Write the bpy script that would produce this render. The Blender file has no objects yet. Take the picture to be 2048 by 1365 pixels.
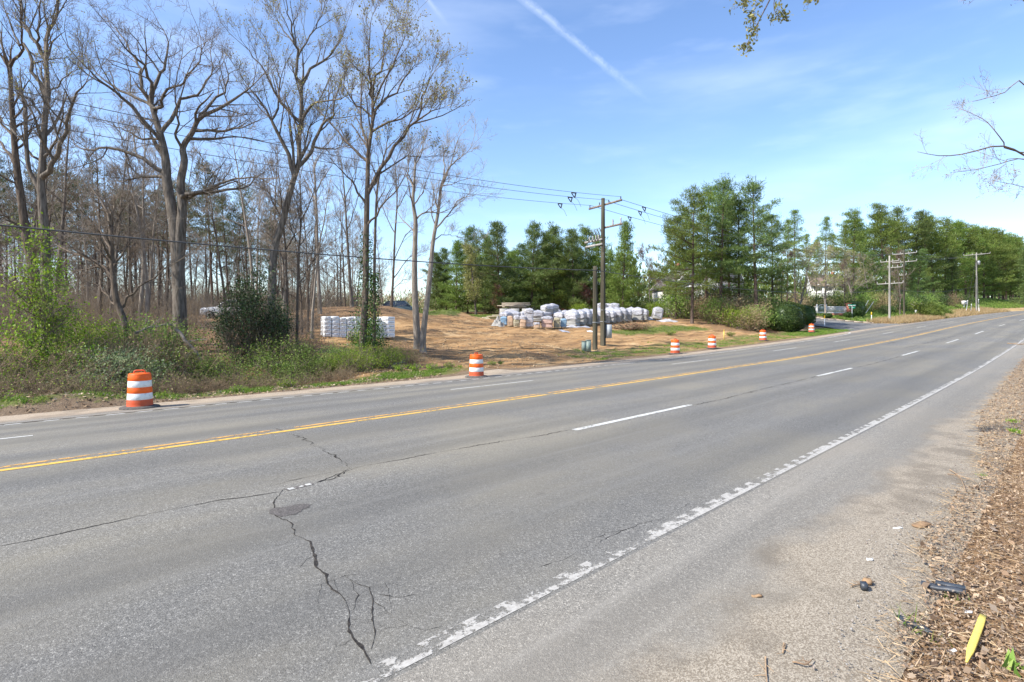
import bpy, math
import numpy as np
from mathutils import Vector

# ------------------------------------------------------------------ camera
# x runs along the road, y across it (away from the camera), z up; the camera stands at x = y = 0
F, YH, CAMH = 1140.0, 651.0, 2.095
TH = math.atan((2156.0 - 1024.0) / F)
C, S = math.cos(TH), math.sin(TH)
FW = np.array([C, S, 0.0]); RT = np.array([S, -C, 0.0])

sc = bpy.context.scene
col = sc.collection
cam_d = bpy.data.cameras.new('camera'); cam = bpy.data.objects.new('camera', cam_d); col.objects.link(cam)
cam.location = (0, 0, CAMH); cam.rotation_euler = (math.radians(90), 0, TH - math.radians(90))
cam_d.sensor_width = 36; cam_d.lens = 36 * F / 2048; cam_d.shift_y = -(682.5 - YH) / 2048
cam_d.clip_start = 0.05; cam_d.clip_end = 5000
sc.camera = cam

# ------------------------------------------------------------------ sun and sky
SUN_EL = math.radians(44)
_sx, _sy = -.89 * RT[0] - .455 * FW[0], -.89 * RT[1] - .455 * FW[1]
_l = math.hypot(_sx, _sy); _sx, _sy = _sx / _l, _sy / _l
sun_vec = Vector((_sx * math.cos(SUN_EL), _sy * math.cos(SUN_EL), math.sin(SUN_EL)))
sl = bpy.data.lights.new('sun', 'SUN'); sl.energy = 4.3; sl.angle = math.radians(0.53); sl.color = (1, .955, .88)
so = bpy.data.objects.new('sun', sl); col.objects.link(so); so.location = (-40, 20, 60)
so.rotation_euler = (-sun_vec).to_track_quat('-Z', 'Y').to_euler()
world = bpy.data.worlds.new('World'); sc.world = world; world.use_nodes = True
wn, wl = world.node_tree.nodes, world.node_tree.links
wn.clear()
sky = wn.new('ShaderNodeTexSky'); sky.sky_type = 'NISHITA'; sky.sun_disc = False
sky.sun_elevation = SUN_EL; sky.sun_rotation = math.atan2(_sx, _sy)
sky.air_density = 1.0; sky.dust_density = 0.45; sky.ozone_density = 2.2; sky.altitude = 100
bg = wn.new('ShaderNodeBackground'); bg.inputs[1].default_value = 0.145
wo = wn.new('ShaderNodeOutputWorld')

def pix_dir(x, y):
    v = FW + RT * (x - 1024) / F + np.array([0, 0, 1.0]) * (YH - y) / F
    return v / np.linalg.norm(v)

def wmath(op, a, b=None, clamp=False):
    n = wn.new('ShaderNodeMath'); n.operation = op; n.use_clamp = clamp
    for i, q in enumerate((a, b)):
        if q is None: continue
        if isinstance(q, (int, float)): n.inputs[i].default_value = q
        else: wl.new(q, n.inputs[i])
    return n.outputs[0]
wtc = wn.new('ShaderNodeTexCoord')
def wdot(vec):
    n = wn.new('ShaderNodeVectorMath'); n.operation = 'DOT_PRODUCT'
    wl.new(wtc.outputs['Generated'], n.inputs[0]); n.inputs[1].default_value = tuple(vec); return n.outputs['Value']
def wnoise(scale, detail, stretch, rough=.55):
    m = wn.new('ShaderNodeMapping'); m.inputs['Scale'].default_value = stretch; wl.new(wtc.outputs['Generated'], m.inputs[0])
    n = wn.new('ShaderNodeTexNoise'); n.inputs['Scale'].default_value = scale; n.inputs['Detail'].default_value = detail
    n.inputs['Roughness'].default_value = rough; wl.new(m.outputs[0], n.inputs['Vector']); return n.outputs['Fac']
def wramp(v, a, b):
    n = wn.new('ShaderNodeMapRange'); n.inputs[1].default_value = a; n.inputs[2].default_value = b; n.interpolation_type = 'SMOOTHSTEP'
    wl.new(v, n.inputs[0]); return n.outputs[0]
fine = wnoise(26, 6, (1, 1, 1), .65)
def contrail(p, q, width, strength):
    a, b = pix_dir(*p), pix_dir(*q)
    n = np.cross(a, b); n /= np.linalg.norm(n)
    tan = np.cross(n, a); L = math.acos(float(a @ b))
    d = wmath('ABSOLUTE', wmath('ADD', wdot(n), wmath('MULTIPLY', wmath('SUBTRACT', fine, .5), width * 1.8)))
    core = wmath('SUBTRACT', 1.0, wmath('DIVIDE', d, width), clamp=True)
    along = wdot(tan)
    m = wmath('MULTIPLY', wramp(along, math.sin(L) + .02, math.sin(L) - .10), wramp(wdot(a), .55, .8))
    k = wmath('MULTIPLY', core, m)
    return wmath('MULTIPLY', wmath('MULTIPLY', k, wramp(fine, .25, .6)), strength)
c1 = contrail((1035, -10), (1295, 200), .0075, .15)
c2 = contrail((848, -10), (886, 40), .005, .3)
ci = wramp(wnoise(2.2, 5, (1.0, 1.0, 4.5), .5), .42, .85)
up = wdot((0, 0, 1))
ci = wmath('MULTIPLY', wmath('MULTIPLY', ci, wramp(up, .02, .25)), .15)
ci2 = wmath('MULTIPLY', wramp(wnoise(7, 4, (1, 1, 4.2), .5), .5, .85), .07)
tot = wmath('ADD', wmath('ADD', c1, c2), wmath('ADD', ci, ci2), clamp=True)
mixs = wn.new('ShaderNodeMix'); mixs.data_type = 'RGBA'
hs = wn.new('ShaderNodeHueSaturation'); hs.inputs['Saturation'].default_value = 1.08; hs.inputs['Hue'].default_value = .505
wl.new(sky.outputs[0], hs.inputs['Color'])
wl.new(tot, mixs.inputs['Factor']); wl.new(hs.outputs[0], mixs.inputs['A']); mixs.inputs['B'].default_value = (8.2, 8.6, 9.2, 1)
wl.new(mixs.outputs['Result'], bg.inputs[0]); wl.new(bg.outputs[0], wo.inputs[0])
sc.view_settings.view_transform = 'Standard'; sc.view_settings.look = 'None'
sc.view_settings.exposure = 0.94; sc.view_settings.gamma = 1.0; sc.view_settings.use_curve_mapping = False
sc.cycles.max_bounces = 6; sc.cycles.transparent_max_bounces = 24
sc.cycles.diffuse_bounces = 3; sc.cycles.transmission_bounces = 3

# ------------------------------------------------------------------ terrain
_kt = np.array([-400, 0, 15, 30, 45, 60, 80, 100, 130, 200, 320, 1500.])
_kz = np.array([0, 0, .087, .267, .6, 1.025, 1.754, 2.432, 3.485, 5.944, 9.2, 12.])
_ft = np.linspace(-100, 400, 2001); _fz = np.interp(_ft, _kt, _kz)
_ker = np.hanning(49); _ker /= _ker.sum()
_fz2 = np.convolve(np.pad(_fz, 24, mode='edge'), _ker, 'valid')
def grade(t):
    t = np.asarray(t, float)
    return np.where(t < 390, np.interp(t, _ft, _fz2), np.interp(t, _kt, _kz))
_cd = np.array([-400, -6, 0, 1.6, 2.92, 6.38, 9.84, 13.3, 16.76, 18.7, 20.5, 23, 27, 32, 40, 50, 65, 90, 200, 1500.])
_cz = np.array([.3, .12, .03, .0, 0, .18, .24, .11, -.11, -.18, -.1, .0, .5, 1.3, 1.8, 2.45, 3.1, 3.4, 3.0, 1.])
_fd = np.linspace(-30, 220, 5001); _fc = np.interp(_fd, _cd, _cz)
_k2 = np.hanning(21); _k2 /= _k2.sum(); _fc2 = np.convolve(np.pad(_fc, 10, mode='edge'), _k2, 'valid')
def B(t):
    """sideways shift of the road where it bends up the hill"""
    t = np.asarray(t, float); u = np.clip(t - 55, 0, 205); return -.0003 * u * u - .123 * np.maximum(0, t - 260)
def cross(d):
    d = np.asarray(d, float)
    return np.where((d > -29) & (d < 219), np.interp(d, _fd, _fc2), np.interp(d, _cd, _cz))
def sm(x, a, b):
    u = np.clip((np.asarray(x, float) - a) / (b - a), 0, 1); return u * u * (3 - 2 * u)
_ph = np.random.default_rng(5).uniform(0, 6.28, (40, 2)); _ka = np.random.default_rng(6).uniform(0, 6.28, 40)
def wob(t, d, wl_, n=6, o=0):
    z = 0
    for i in range(n):
        a = _ka[(i + o) % 40]; k = 6.28 / wl_ * (0.7 + .25 * i)
        z = z + np.sin((t * math.cos(a) + d * math.sin(a)) * k + _ph[(i + o) % 40, 0]) / (1 + .6 * i)
    return z / 2.2
def PX(x, Y):
    """point in plan seen in column x of the photograph at depth Y"""
    X = (x - 1024) / F * Y
    return (Y * C + X * S, Y * S - X * C)
MOUNDS = [(725, 46, 1.05, 4.2, 6), (660, 49, .8, 4, 5), (905, 60, .75, 2.3, 3), (820, 57, .6, 3, 4), (790, 52.5, .95, 2.4, 3.4), (1180, 44, .25, 1.2, 2),
          (100, 15.4, .28, .55, 2.2), (985, 25.6, .18, .8, .8), (935, 27.0, .2, 1.0, 1)]
MOUNDS = [(*PX(a, b), h, s1, s2) for a, b, h, s1, s2 in MOUNDS]
def G(t, d, detail=True):
    t = np.asarray(t, float); d = np.asarray(d, float) - B(t)
    z = grade(t) + cross(d)
    off = sm(d, 18.6, 20.5)
    z = z - off * .55 * np.exp(-((d - 23.0) / 1.9) ** 2) * (1 - sm(t, 9, 14))          # roadside ditch
    z = z + sm(t, 105, 165) * sm(d, 19.5, 33) * 2.2                                     # bank on the right
    for mt, md, h, s1, s2 in MOUNDS:
        z = z + h * np.exp(-((t - mt) / s2) ** 2 - ((d - md) / s1) ** 2)
    z = z + off * (.10 * wob(t, d, 9) + .05 * wob(t, d, 3.1, 6, 9)) * sm(200 - np.abs(t), 0, 60)
    if detail:
        lot = sm(t, 11, 15) * (1 - sm(t, 70, 78)) * sm(d, 20, 22) * (1 - sm(d, 50, 58))
        z = z + lot * (.045 * wob(t, d, 1.1, 8, 14) + .03 * wob(t * .35, d, .6, 6, 22))
        near = 1 - sm(d, .3, 1.3)
        z = z + near * (.03 * wob(t, d, 1.0, 6, 3))
    side = sm(t, 80, 83) * (1 - sm(t, 95, 98)) * sm(d, 16, 20)
    z = z - side * .0
    return z
def gz(t, d): return float(G(t, d))
def hit(x, y, t0=2.0, t1=400.0):
    v = FW + RT * (x - 1024) / F + np.array([0, 0, 1.0]) * (YH - y) / F
    s_ = np.geomspace(t0, t1, 6000); p = np.array([0, 0, CAMH]) + s_[:, None] * v
    below = p[:, 2] <= G(p[:, 0], p[:, 1])
    i = int(np.argmax(below)) if below.any() else len(s_) - 1
    return p[i, 0], p[i, 1]
def on(x, Y):
    t, d = PX(x, Y); return Vector((t, d, gz(t, d)))
def at(x, y, Y):
    t, d = PX(x, Y); return np.array([t, d, CAMH + (YH - y) / F * Y])

# ------------------------------------------------------------------ materials
MATS = {}
def new_mat(name):
    m = bpy.data.materials.new(name); m.use_nodes = True; MATS[name] = m
    nt = m.node_tree; nt.nodes.clear()
    out = nt.nodes.new('ShaderNodeOutputMaterial'); b = nt.nodes.new('ShaderNodeBsdfPrincipled')
    nt.links.new(b.outputs[0], out.inputs[0]); return m, nt, b, out
class N:
    """small node-graph writer"""
    def __init__(s, nt): s.nt = nt
    def n(s, t, **k):
        q = s.nt.nodes.new(t)
        for a, v in k.items(): setattr(q, a, v)
        return q
    def put(s, sock, v):
        if hasattr(v, 'links') or isinstance(v, bpy.types.NodeSocket): s.nt.links.new(v, sock)
        else: sock.default_value = v
    def m(s, op, a, b=0.0, clamp=False):
        q = s.n('ShaderNodeMath', operation=op, use_clamp=clamp); s.put(q.inputs[0], a); s.put(q.inputs[1], b); return q.outputs[0]
    def pos(s, obj=False):
        if obj: return s.n('ShaderNodeTexCoord').outputs['Object']
        return s.n('ShaderNodeNewGeometry').outputs['Position']
    def xyz(s, v):
        q = s.n('ShaderNodeSeparateXYZ'); s.put(q.inputs[0], v); return q.outputs
    def map(s, v, scale=(1, 1, 1), loc=(0, 0, 0), rot=(0, 0, 0)):
        q = s.n('ShaderNodeMapping'); s.put(q.inputs[0], v); q.inputs['Scale'].default_value = scale; q.inputs['Location'].default_value = loc
        q.inputs['Rotation'].default_value = rot; return q.outputs[0]
    def noise(s, v, scale, detail=4, rough=.55, dist=0):
        q = s.n('ShaderNodeTexNoise'); s.put(q.inputs['Vector'], v); q.inputs['Scale'].default_value = scale
        q.inputs['Detail'].default_value = detail; q.inputs['Roughness'].default_value = rough; q.inputs['Distortion'].default_value = dist
        return q.outputs['Fac']
    def vor(s, v, scale, out='Color', feature='F1'):
        q = s.n('ShaderNodeTexVoronoi', feature=feature); s.put(q.inputs['Vector'], v); q.inputs['Scale'].default_value = scale; return q.outputs[out]
    def rng(s, v, a, b, c=0.0, d=1.0, smooth=True):
        q = s.n('ShaderNodeMapRange', interpolation_type='SMOOTHSTEP' if smooth else 'LINEAR')
        s.put(q.inputs[0], v); q.inputs[1].default_value = a; q.inputs[2].default_value = b; q.inputs[3].default_value = c; q.inputs[4].default_value = d
        return q.outputs[0]
    def mix(s, f, a, b, mode='MIX'):
        q = s.n('ShaderNodeMix', data_type='RGBA', blend_type=mode)
        s.put(q.inputs['Factor'], f); s.put(q.inputs['A'], a if not isinstance(a, tuple) else (*a, 1)[:4]); s.put(q.inputs['B'], b if not isinstance(b, tuple) else (*b, 1)[:4])
        return q.outputs['Result']
    def ramp(s, v, stops):
        q = s.n('ShaderNodeValToRGB'); s.put(q.inputs[0], v); e = q.color_ramp.elements
        while len(e) < len(stops): e.new(.5)
        for i, (p, c_) in enumerate(stops): e[i].position = p; e[i].color = (*c_, 1)
        return q.outputs[0]
    def bump(s, h, strength=.4, dist=.02):
        q = s.n('ShaderNodeBump'); q.inputs['Strength'].default_value = strength; q.inputs['Distance'].default_value = dist; s.put(q.inputs['Height'], h); return q.outputs[0]
    def attr(s, name):
        q = s.n('ShaderNodeAttribute', attribute_name=name); return q

def simple(name, c1_, c2_=None, scale=6, rough=.8, bump=.0, spec=.3, metal=0, stretch=(1, 1, 1), detail=5, lo=.3, hi=.7, bscale=None):
    m, nt, b, _ = new_mat(name); w = N(nt)
    p = w.map(w.pos(True), stretch)
    if c2_ is None: c2_ = tuple(q * .8 for q in c1_)
    f = w.rng(w.noise(p, scale, detail), lo, hi)
    nt.links.new(w.mix(f, c1_, c2_), b.inputs['Base Color'])
    b.inputs['Roughness'].default_value = rough; b.inputs['Specular IOR Level'].default_value = spec; b.inputs['Metallic'].default_value = metal
    if bump: nt.links.new(w.bump(w.noise(p, bscale or scale * 3, 4), bump, .03), b.inputs['Normal'])
    return m
def leaf(name, stops, trans=.35, rough=.55):
    m, nt, b, out = new_mat(name); w = N(nt)
    g = w.n('ShaderNodeNewGeometry'); oi = w.n('ShaderNodeObjectInfo')
    r = g.outputs['Random Per Island']
    c_ = w.ramp(r, [(i / (len(stops) - 1), s_) for i, s_ in enumerate(stops)])
    hs_ = w.n('ShaderNodeHueSaturation'); nt.links.new(c_, hs_.inputs['Color'])
    nt.links.new(w.rng(oi.outputs['Random'], 0, 1, .78, 1.22, False), hs_.inputs['Value'])
    nt.links.new(w.rng(oi.outputs['Random'], 0, 1, .487, .513, False), hs_.inputs['Hue'])
    c_ = hs_.outputs[0]
    nt.links.new(c_, b.inputs['Base Color']); b.inputs['Roughness'].default_value = rough; b.inputs['Specular IOR Level'].default_value = .25
    tr = w.n('ShaderNodeBsdfTranslucent'); nt.links.new(c_, tr.inputs[0])
    mx = w.n('ShaderNodeMixShader'); mx.inputs[0].default_value = trans
    nt.links.new(b.outputs[0], mx.inputs[1]); nt.links.new(tr.outputs[0], mx.inputs[2]); nt.links.new(mx.outputs[0], out.inputs[0])
    return m

# asphalt: aggregate speckle, wheel paths, stains
def asphalt(name, base, tan, shoulder=None):
    m, nt, b, _ = new_mat(name); w = N(nt); p = w.pos(); x, y, z = w.xyz(p)
    cell = w.n('ShaderNodeSeparateColor'); nt.links.new(w.vor(p, 150), cell.inputs[0])
    cell2 = w.n('ShaderNodeSeparateColor'); nt.links.new(w.vor(p, 64), cell2.inputs[0])
    sp = w.m('ADD', w.m('MULTIPLY', cell.outputs[0], .62), w.m('MULTIPLY', cell2.outputs[1], .38))
    c_ = w.ramp(sp, [(0.10, tuple(q * .40 for q in base)), (.36, tuple(q * .84 for q in base)), (.62, tuple(q * 1.06 for q in base)), (.80, tuple(q * 1.5 for q in base)), (.95, tuple(min(q * 2.7, .65) for q in base))])
    big = w.noise(w.map(p, (.22, .5, 1)), 1.0, 5, .6)
    c_ = w.mix(w.rng(big, .36, .66, 0, .95), c_, w.mix(.6, c_, tan), 'MIX')
    wp = w.m('ABSOLUTE', w.m('SINE', w.m('MULTIPLY', w.m('SUBTRACT', y, 2.92), 3.14159 / 1.73)))      # two wheel paths a lane
    drk = w.m('MULTIPLY', w.rng(wp, .45, 1.0), w.rng(w.noise(w.map(p, (.08, 1.2, 1)), 1.0, 4), .3, .7, .25, 1))
    c_ = w.mix(w.m('MULTIPLY', drk, .48), c_, tuple(q * .55 for q in base))
    st = w.noise(w.map(p, (.05, 2.6, 1)), 1.2, 5, .6)
    c_ = w.mix(w.rng(st, .52, .75, 0, .4), c_, tuple(q * 1.5 for q in base))
    lane = w.noise(w.map(p, (.03, .30, 1)), 1.0, 3); c_ = w.mix(w.rng(lane, .35, .65, .0, .34), c_, tuple(q * .62 for q in (base[0] * .96, base[1], base[2] * 1.08)))
    drip = w.noise(w.map(p, (1, 2.2, 1)), 5.5, 4, .6); c_ = w.mix(w.rng(drip, .70, .80, 0, .45), c_, tuple(q * .35 for q in base))
    blot = w.noise(p, 2.3, 6, .7)
    c_ = w.mix(w.rng(blot, .62, .72, 0, .35), c_, tuple(q * .45 for q in base))
    rough = .85
    if shoulder:                                   # crumbling edge: gravel and dust mixed in past a ragged line
        y0, y1, gcol, gdark = shoulder
        wv = w.m('ADD', w.m('MULTIPLY', w.m('SUBTRACT', w.noise(w.map(p, (.5, .9, 1)), 1.0, 6, .62), .5), 1.5), y)
        f = w.rng(wv, y0, y1)
        gcell = w.n('ShaderNodeSeparateColor'); nt.links.new(w.vor(p, 120), gcell.inputs[0])
        gs = w.m('ADD', w.m('MULTIPLY', gcell.outputs[0], .5), w.m('MULTIPLY', w.noise(p, 34, 6, .75), .5))
        gc = w.ramp(gs, [(.12, tuple(q * .72 for q in gdark)), (.42, gdark), (.62, gcol), (.92, tuple(min(1, q * 1.35) for q in gcol))])
        gc = w.mix(w.rng(w.noise(p, 1.1, 6, .6), .5, .66, 0, .55), gc, tuple(q * .6 for q in gdark))
        c_ = w.mix(f, c_, gc); bandm = w.m('MULTIPLY', w.m('MULTIPLY', f, w.m('SUBTRACT', 1.0, f)), 4.0); c_ = w.mix(w.m('MULTIPLY', bandm, w.rng(w.noise(p, 1.6, 6, .7), .42, .66, .0, .4)), c_, tuple(q * .5 for q in gdark))
    nt.links.new(c_, b.inputs['Base Color']); b.inputs['Roughness'].default_value = rough; b.inputs['Specular IOR Level'].default_value = .3
    h = w.m('ADD', w.m('MULTIPLY', w.vor(p, 120, 'Distance'), .8), w.noise(p, 60, 3))
    nt.links.new(w.bump(h, .55, .006), b.inputs['Normal'])
    return m
asphalt('asphalt', (.166, .157, .139), (.245, .215, .155))
asphalt('asphalt_near', (.232, .212, .178), (.30, .26, .20), (2.12, 1.6, (.345, .295, .225), (.215, .176, .127)))
asphalt('asphalt_far', (.20, .185, .16), (.30, .25, .19), (17.1, 17.9, (.42, .34, .25), (.30, .235, .165)))
asphalt('patch_asphalt', (.115, .102, .092), (.15, .13, .10))
asphalt('asphalt_side', (.17, .165, .155), (.24, .215, .17))

def paint(name, c_, dirt, cov, rumble=None):
    """worn road paint; where it has flaked off the asphalt below shows through"""
    m, nt, b, out = new_mat(name); w = N(nt); p = w.pos(); x, y, z = w.xyz(p)
    n1 = w.noise(p, 11, 8, .78); n2 = w.noise(w.map(p, (.5, 1, 1)), 2.6, 5, .65)
    lv = w.m('ADD', n1, w.m('MULTIPLY', w.m('SUBTRACT', n2, .5), .7))
    if rumble:
        wx = w.m('ADD', x, w.m('MULTIPLY', w.noise(p, 2.4, 5, .65), .42))
        wv = w.m('SINE', w.m('MULTIPLY', wx, 6.2832 / rumble[0]))
        amp = w.m('MULTIPLY', w.rng(x, rumble[2], rumble[3], 1, 0), rumble[4])
        if rumble[5]: amp = w.m('MULTIPLY', amp, w.rng(y, rumble[1] - .05, rumble[1] + .03, .12, 1)); lv = w.m('ADD', lv, w.rng(y, rumble[1] - .05, rumble[1] + .0, .085, -.02))
        lv = w.m('ADD', lv, w.m('MULTIPLY', wv, amp))
        if rumble[5]: lv = w.m('ADD', lv, w.rng(x, 2.0, 12.0, -.065, .05))
    lv = w.m('ADD', lv, w.m('MULTIPLY', w.m('SUBTRACT', w.noise(p, 55, 5, .75), .5), .28)); mask = w.rng(lv, cov, cov + .09, 0, .93)
    nt.links.new(w.mix(w.rng(w.noise(p, 30, 5, .7), .35, .75), c_, dirt), b.inputs['Base Color']); b.inputs['Roughness'].default_value = .7
    t_ = w.n('ShaderNodeBsdfTransparent'); mx = w.n('ShaderNodeMixShader')
    nt.links.new(mask, mx.inputs[0]); nt.links.new(t_.outputs[0], mx.inputs[1]); nt.links.new(b.outputs[0], mx.inputs[2]); nt.links.new(mx.outputs[0], out.inputs[0])
paint('paint_white', (.64, .63, .58), (.45, .43, .38), .36)
paint('paint_edge', (.47, .445, .395), (.30, .275, .24), .462, (.34, 2.98, 14, 30, .095, True))
paint('paint_far', (.64, .63, .58), (.45, .43, .39), .40, (.62, 16.76, 22, 26, .22, False))
paint('paint_yellow', (.78, .47, .06), (.56, .33, .09), .36)
paint('paint_yellow_worn', (.70, .37, .07), (.46, .27, .11), .44)
simple('crack_dirt', (.012, .011, .010), (.05, .042, .034), 30, .95)
m_, nt_, b_, out_ = new_mat('skid'); w_ = N(nt_)
b_.inputs['Base Color'].default_value = (.03, .03, .03, 1); b_.inputs['Roughness'].default_value = .9
_t = w_.n('ShaderNodeBsdfTransparent'); _mx = w_.n('ShaderNodeMixShader')
nt_.links.new(w_.rng(w_.noise(w_.map(w_.pos(), (.3, 6, 1)), 3, 5), .4, .75, 0, .55), _mx.inputs[0]); nt_.links.new(_t.outputs[0], _mx.inputs[1]); nt_.links.new(b_.outputs[0], _mx.inputs[2]); nt_.links.new(_mx.outputs[0], out_.inputs[0])

# the ground: zones in a vertex layer, broken up by noise
m_, nt_, b_, _o = new_mat('ground'); w = N(nt_); p = w.pos()
za = w.n('ShaderNodeSeparateColor'); nt_.links.new(w.attr('zone').outputs['Color'], za.inputs[0])
dry = w.attr('dry').outputs['Fac']
nA = w.noise(p, 1.1, 6, .65); nB = w.noise(p, 5.5, 6, .7); nC = w.noise(p, 26, 4, .7)
nS = w.noise(w.map(p, (.18, 1.6, 1), rot=(0, 0, .35)), 1.1, 6, .65)
mixn = w.m('ADD', w.m('MULTIPLY', nA, .55), w.m('MULTIPLY', nB, .45))
soil = w.ramp(w.m('ADD', w.m('MULTIPLY', nB, .6), w.m('MULTIPLY', nC, .4)), [(.25, (.10, .068, .043)), (.5, (.21, .15, .098)), (.75, (.34, .26, .18))])
dirt = w.ramp(w.m('ADD', w.m('MULTIPLY', nS, .6), w.m('MULTIPLY', nB, .4)), [(.30, (.125, .07, .034)), (.42, (.28, .165, .076)), (.54, (.44, .27, .128)), (.76, (.60, .41, .225))])
rut_shadow = w.noise(w.map(p, (.10, 1.0, 1), rot=(0, 0, .18)), 1.5, 5, .7); dirt = w.mix(w.rng(rut_shadow, .48, .64, 0, .8), dirt, (.135, .082, .046)); dirt = w.mix(w.rng(nB, .54, .7, 0, .45), dirt, (.19, .125, .075))  # wheel ruts plus streaks of tree shadow put into the dirt colour
dirt = w.mix(w.rng(nA, .5, .68, 0, .45), dirt, (.46, .235, .085)); big_ = w.noise(p, .28, 5, .65); dirt = w.mix(w.rng(big_, .52, .66, 0, .65), dirt, (.17, .108, .064)); dirt = w.mix(w.rng(big_, .44, .34, 0, .5), dirt, (.66, .47, .26))
litter = w.ramp(w.m('ADD', w.m('MULTIPLY', nB, .5), w.m('MULTIPLY', nC, .5)), [(.25, (.07, .044, .028)), (.45, (.21, .13, .072)), (.6, (.33, .205, .11)), (.8, (.43, .31, .19))])
grass = w.ramp(w.m('ADD', w.m('MULTIPLY', nB, .55), w.m('MULTIPLY', nC, .45)), [(.25, (.06, .07, .02)), (.5, (.13, .15, .04)), (.75, (.24, .23, .09))])
gdry = w.ramp(nC, [(.2, (.26, .17, .075)), (.5, (.46, .32, .16)), (.8, (.60, .45, .25))])
def wsel(ch, soft=.18): return w.rng(w.m('ADD', ch, w.m('MULTIPLY', w.m('SUBTRACT', mixn, .5), 1.5)), .5 - soft, .5 + soft)
c_ = w.mix(wsel(za.outputs[0], .25), soil, dirt)
c_ = w.mix(wsel(za.outputs[2], .2), c_, litter)
c_ = w.mix(wsel(za.outputs[1], .12), c_, grass)
c_ = w.mix(wsel(dry, .15), c_, gdry)
nt_.links.new(c_, b_.inputs['Base Color']); b_.inputs['Roughness'].default_value = .95; b_.inputs['Specular IOR Level'].default_value = .1
nt_.links.new(w.bump(w.m('ADD', nB, w.m('MULTIPLY', nC, .6)), .8, .09), b_.inputs['Normal'])

simple('bark_grey', (.20, .172, .142), (.085, .07, .056), 13, .95, 1.0, .1, stretch=(1, 1, .16), bscale=22)
simple('bark_brown', (.17, .135, .105), (.075, .058, .045), 13, .95, 1.0, .1, stretch=(1, 1, .16), bscale=22)
simple('bark_pale', (.31, .27, .225), (.17, .142, .115), 13, .92, 1.0, .1, stretch=(1, 1, .16), bscale=22)
simple('bark_pine', (.14, .10, .078), (.06, .045, .036), 13, .95, 1.0, .1, stretch=(1, 1, .16), bscale=22)
simple('twig_grey', (.26, .225, .185), (.16, .135, .11), 2, .95, 0, .1)
simple('twig_brown', (.25, .20, .155), (.15, .12, .09), 2, .95, 0, .1)
simple('twig_pale', (.42, .37, .31), (.28, .24, .20), 2, .95, 0, .1)
simple('bramble', (.30, .225, .145), (.15, .11, .07), 2, .95, 0, .1)
leaf('leaf_bud', [(.20, .22, .045), (.33, .33, .07), (.42, .36, .12), (.28, .20, .09)])
leaf('leaf_bright', [(.09, .18, .012), (.17, .29, .02), (.26, .38, .035), (.36, .43, .07)], .4)
leaf('leaf_mid', [(.07, .13, .02), (.13, .21, .035), (.21, .30, .055), (.31, .36, .10)], .3)
leaf('leaf_dark', [(.018, .034, .012), (.035, .06, .02), (.06, .095, .03), (.11, .15, .055)], .12, .38)
leaf('leaf_sage', [(.13, .18, .08), (.20, .26, .12), (.28, .33, .17), (.35, .36, .2)], .3)
leaf('leaf_hedge', [(.02, .042, .010), (.035, .07, .016), (.06, .105, .022), (.10, .15, .03)], .15, .4)
leaf('leaf_olive', [(.16, .18, .045), (.24, .25, .07), (.32, .31, .10), (.38, .34, .14)], .35)
leaf('leaf_tan', [(.22, .15, .08), (.34, .24, .13), (.42, .31, .19), (.20, .19, .07)], .3)
leaf('leaf_red', [(.12, .03, .03), (.20, .05, .045), (.26, .10, .07), (.15, .06, .04)], .3)
leaf('needle', [(.07, .115, .018), (.13, .19, .034), (.20, .265, .055), (.30, .35, .09)], .42, .5)
leaf('needle_blue', [(.058, .102, .028), (.108, .168, .046), (.17, .23, .066), (.25, .31, .10)], .42, .5)
leaf('needle_dull', [(.06, .075, .03), (.095, .112, .042), (.135, .145, .056), (.18, .16, .08)], .25, .6)
leaf('grass_blade', [(.06, .12, .012), (.11, .20, .02), (.19, .28, .035), (.30, .33, .08)], .35)
leaf('grass_dry', [(.30, .20, .09), (.46, .33, .16), (.58, .44, .24), (.40, .34, .14)], .3)
leaf('litter_leaf', [(.09, .06, .04), (.22, .145, .09), (.36, .245, .15), (.44, .32, .205), (.54, .42, .29), (.18, .125, .085), (.38, .26, .15), (.30, .245, .19), (.12, .085, .06)], .1, .85)
leaf('straw', [(.34, .23, .12), (.48, .35, .2), (.56, .43, .27), (.25, .16, .09)], .1, .8)
leaf('pebble', [(.16, .15, .14), (.28, .26, .24), (.42, .40, .37), (.34, .27, .21), (.10, .09, .085)], 0, .9)
simple('drum_orange', (.80, .11, .005), (.52, .085, .012), 8, .5, .1, .4, lo=.45, hi=.95)
simple('drum_orange_dirty', (.58, .075, .018), (.46, .095, .04), 6, .6, 0, .3)
simple('reflective_white', (.68, .68, .65), (.42, .40, .36), 11, .45, 0, .5, lo=.5, hi=.85)
simple('rubber', (.06, .056, .052), (.13, .115, .10), 12, .9, .2)
simple('pole_wood', (.105, .095, .066), (.05, .044, .033), 5, .95, .5, .1, stretch=(1, 1, .08))
simple('pole_dark', (.055, .047, .036), (.11, .10, .07), 5, .95, .5, .1, stretch=(1, 1, .08))
simple('pole_grey', (.36, .34, .30), (.22, .205, .18), 5, .95, .4, .1, stretch=(1, 1, .08))
simple('arm_wood', (.26, .21, .17), (.15, .12, .095), 6, .9, .3)
simple('arm_grey', (.42, .40, .36), (.30, .28, .25), 6, .9, .3)
simple('hardware', (.07, .07, .072), (.04, .04, .042), 10, .5, 0, .5)
simple('galvanised', (.42, .43, .43), (.32, .33, .34), 10, .5, 0, .5, .4)
simple('porcelain', (.42, .40, .38), (.30, .28, .27), 10, .35, 0, .5)
simple('wire', (.07, .07, .072), (.09, .09, .09), 10, .7)
simple('cabinet_green', (.25, .31, .27), (.20, .25, .22), 3, .6, 0, .4)
simple('cabinet_grey', (.40, .43, .44), (.33, .35, .36), 3, .6, 0, .4)
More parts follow.
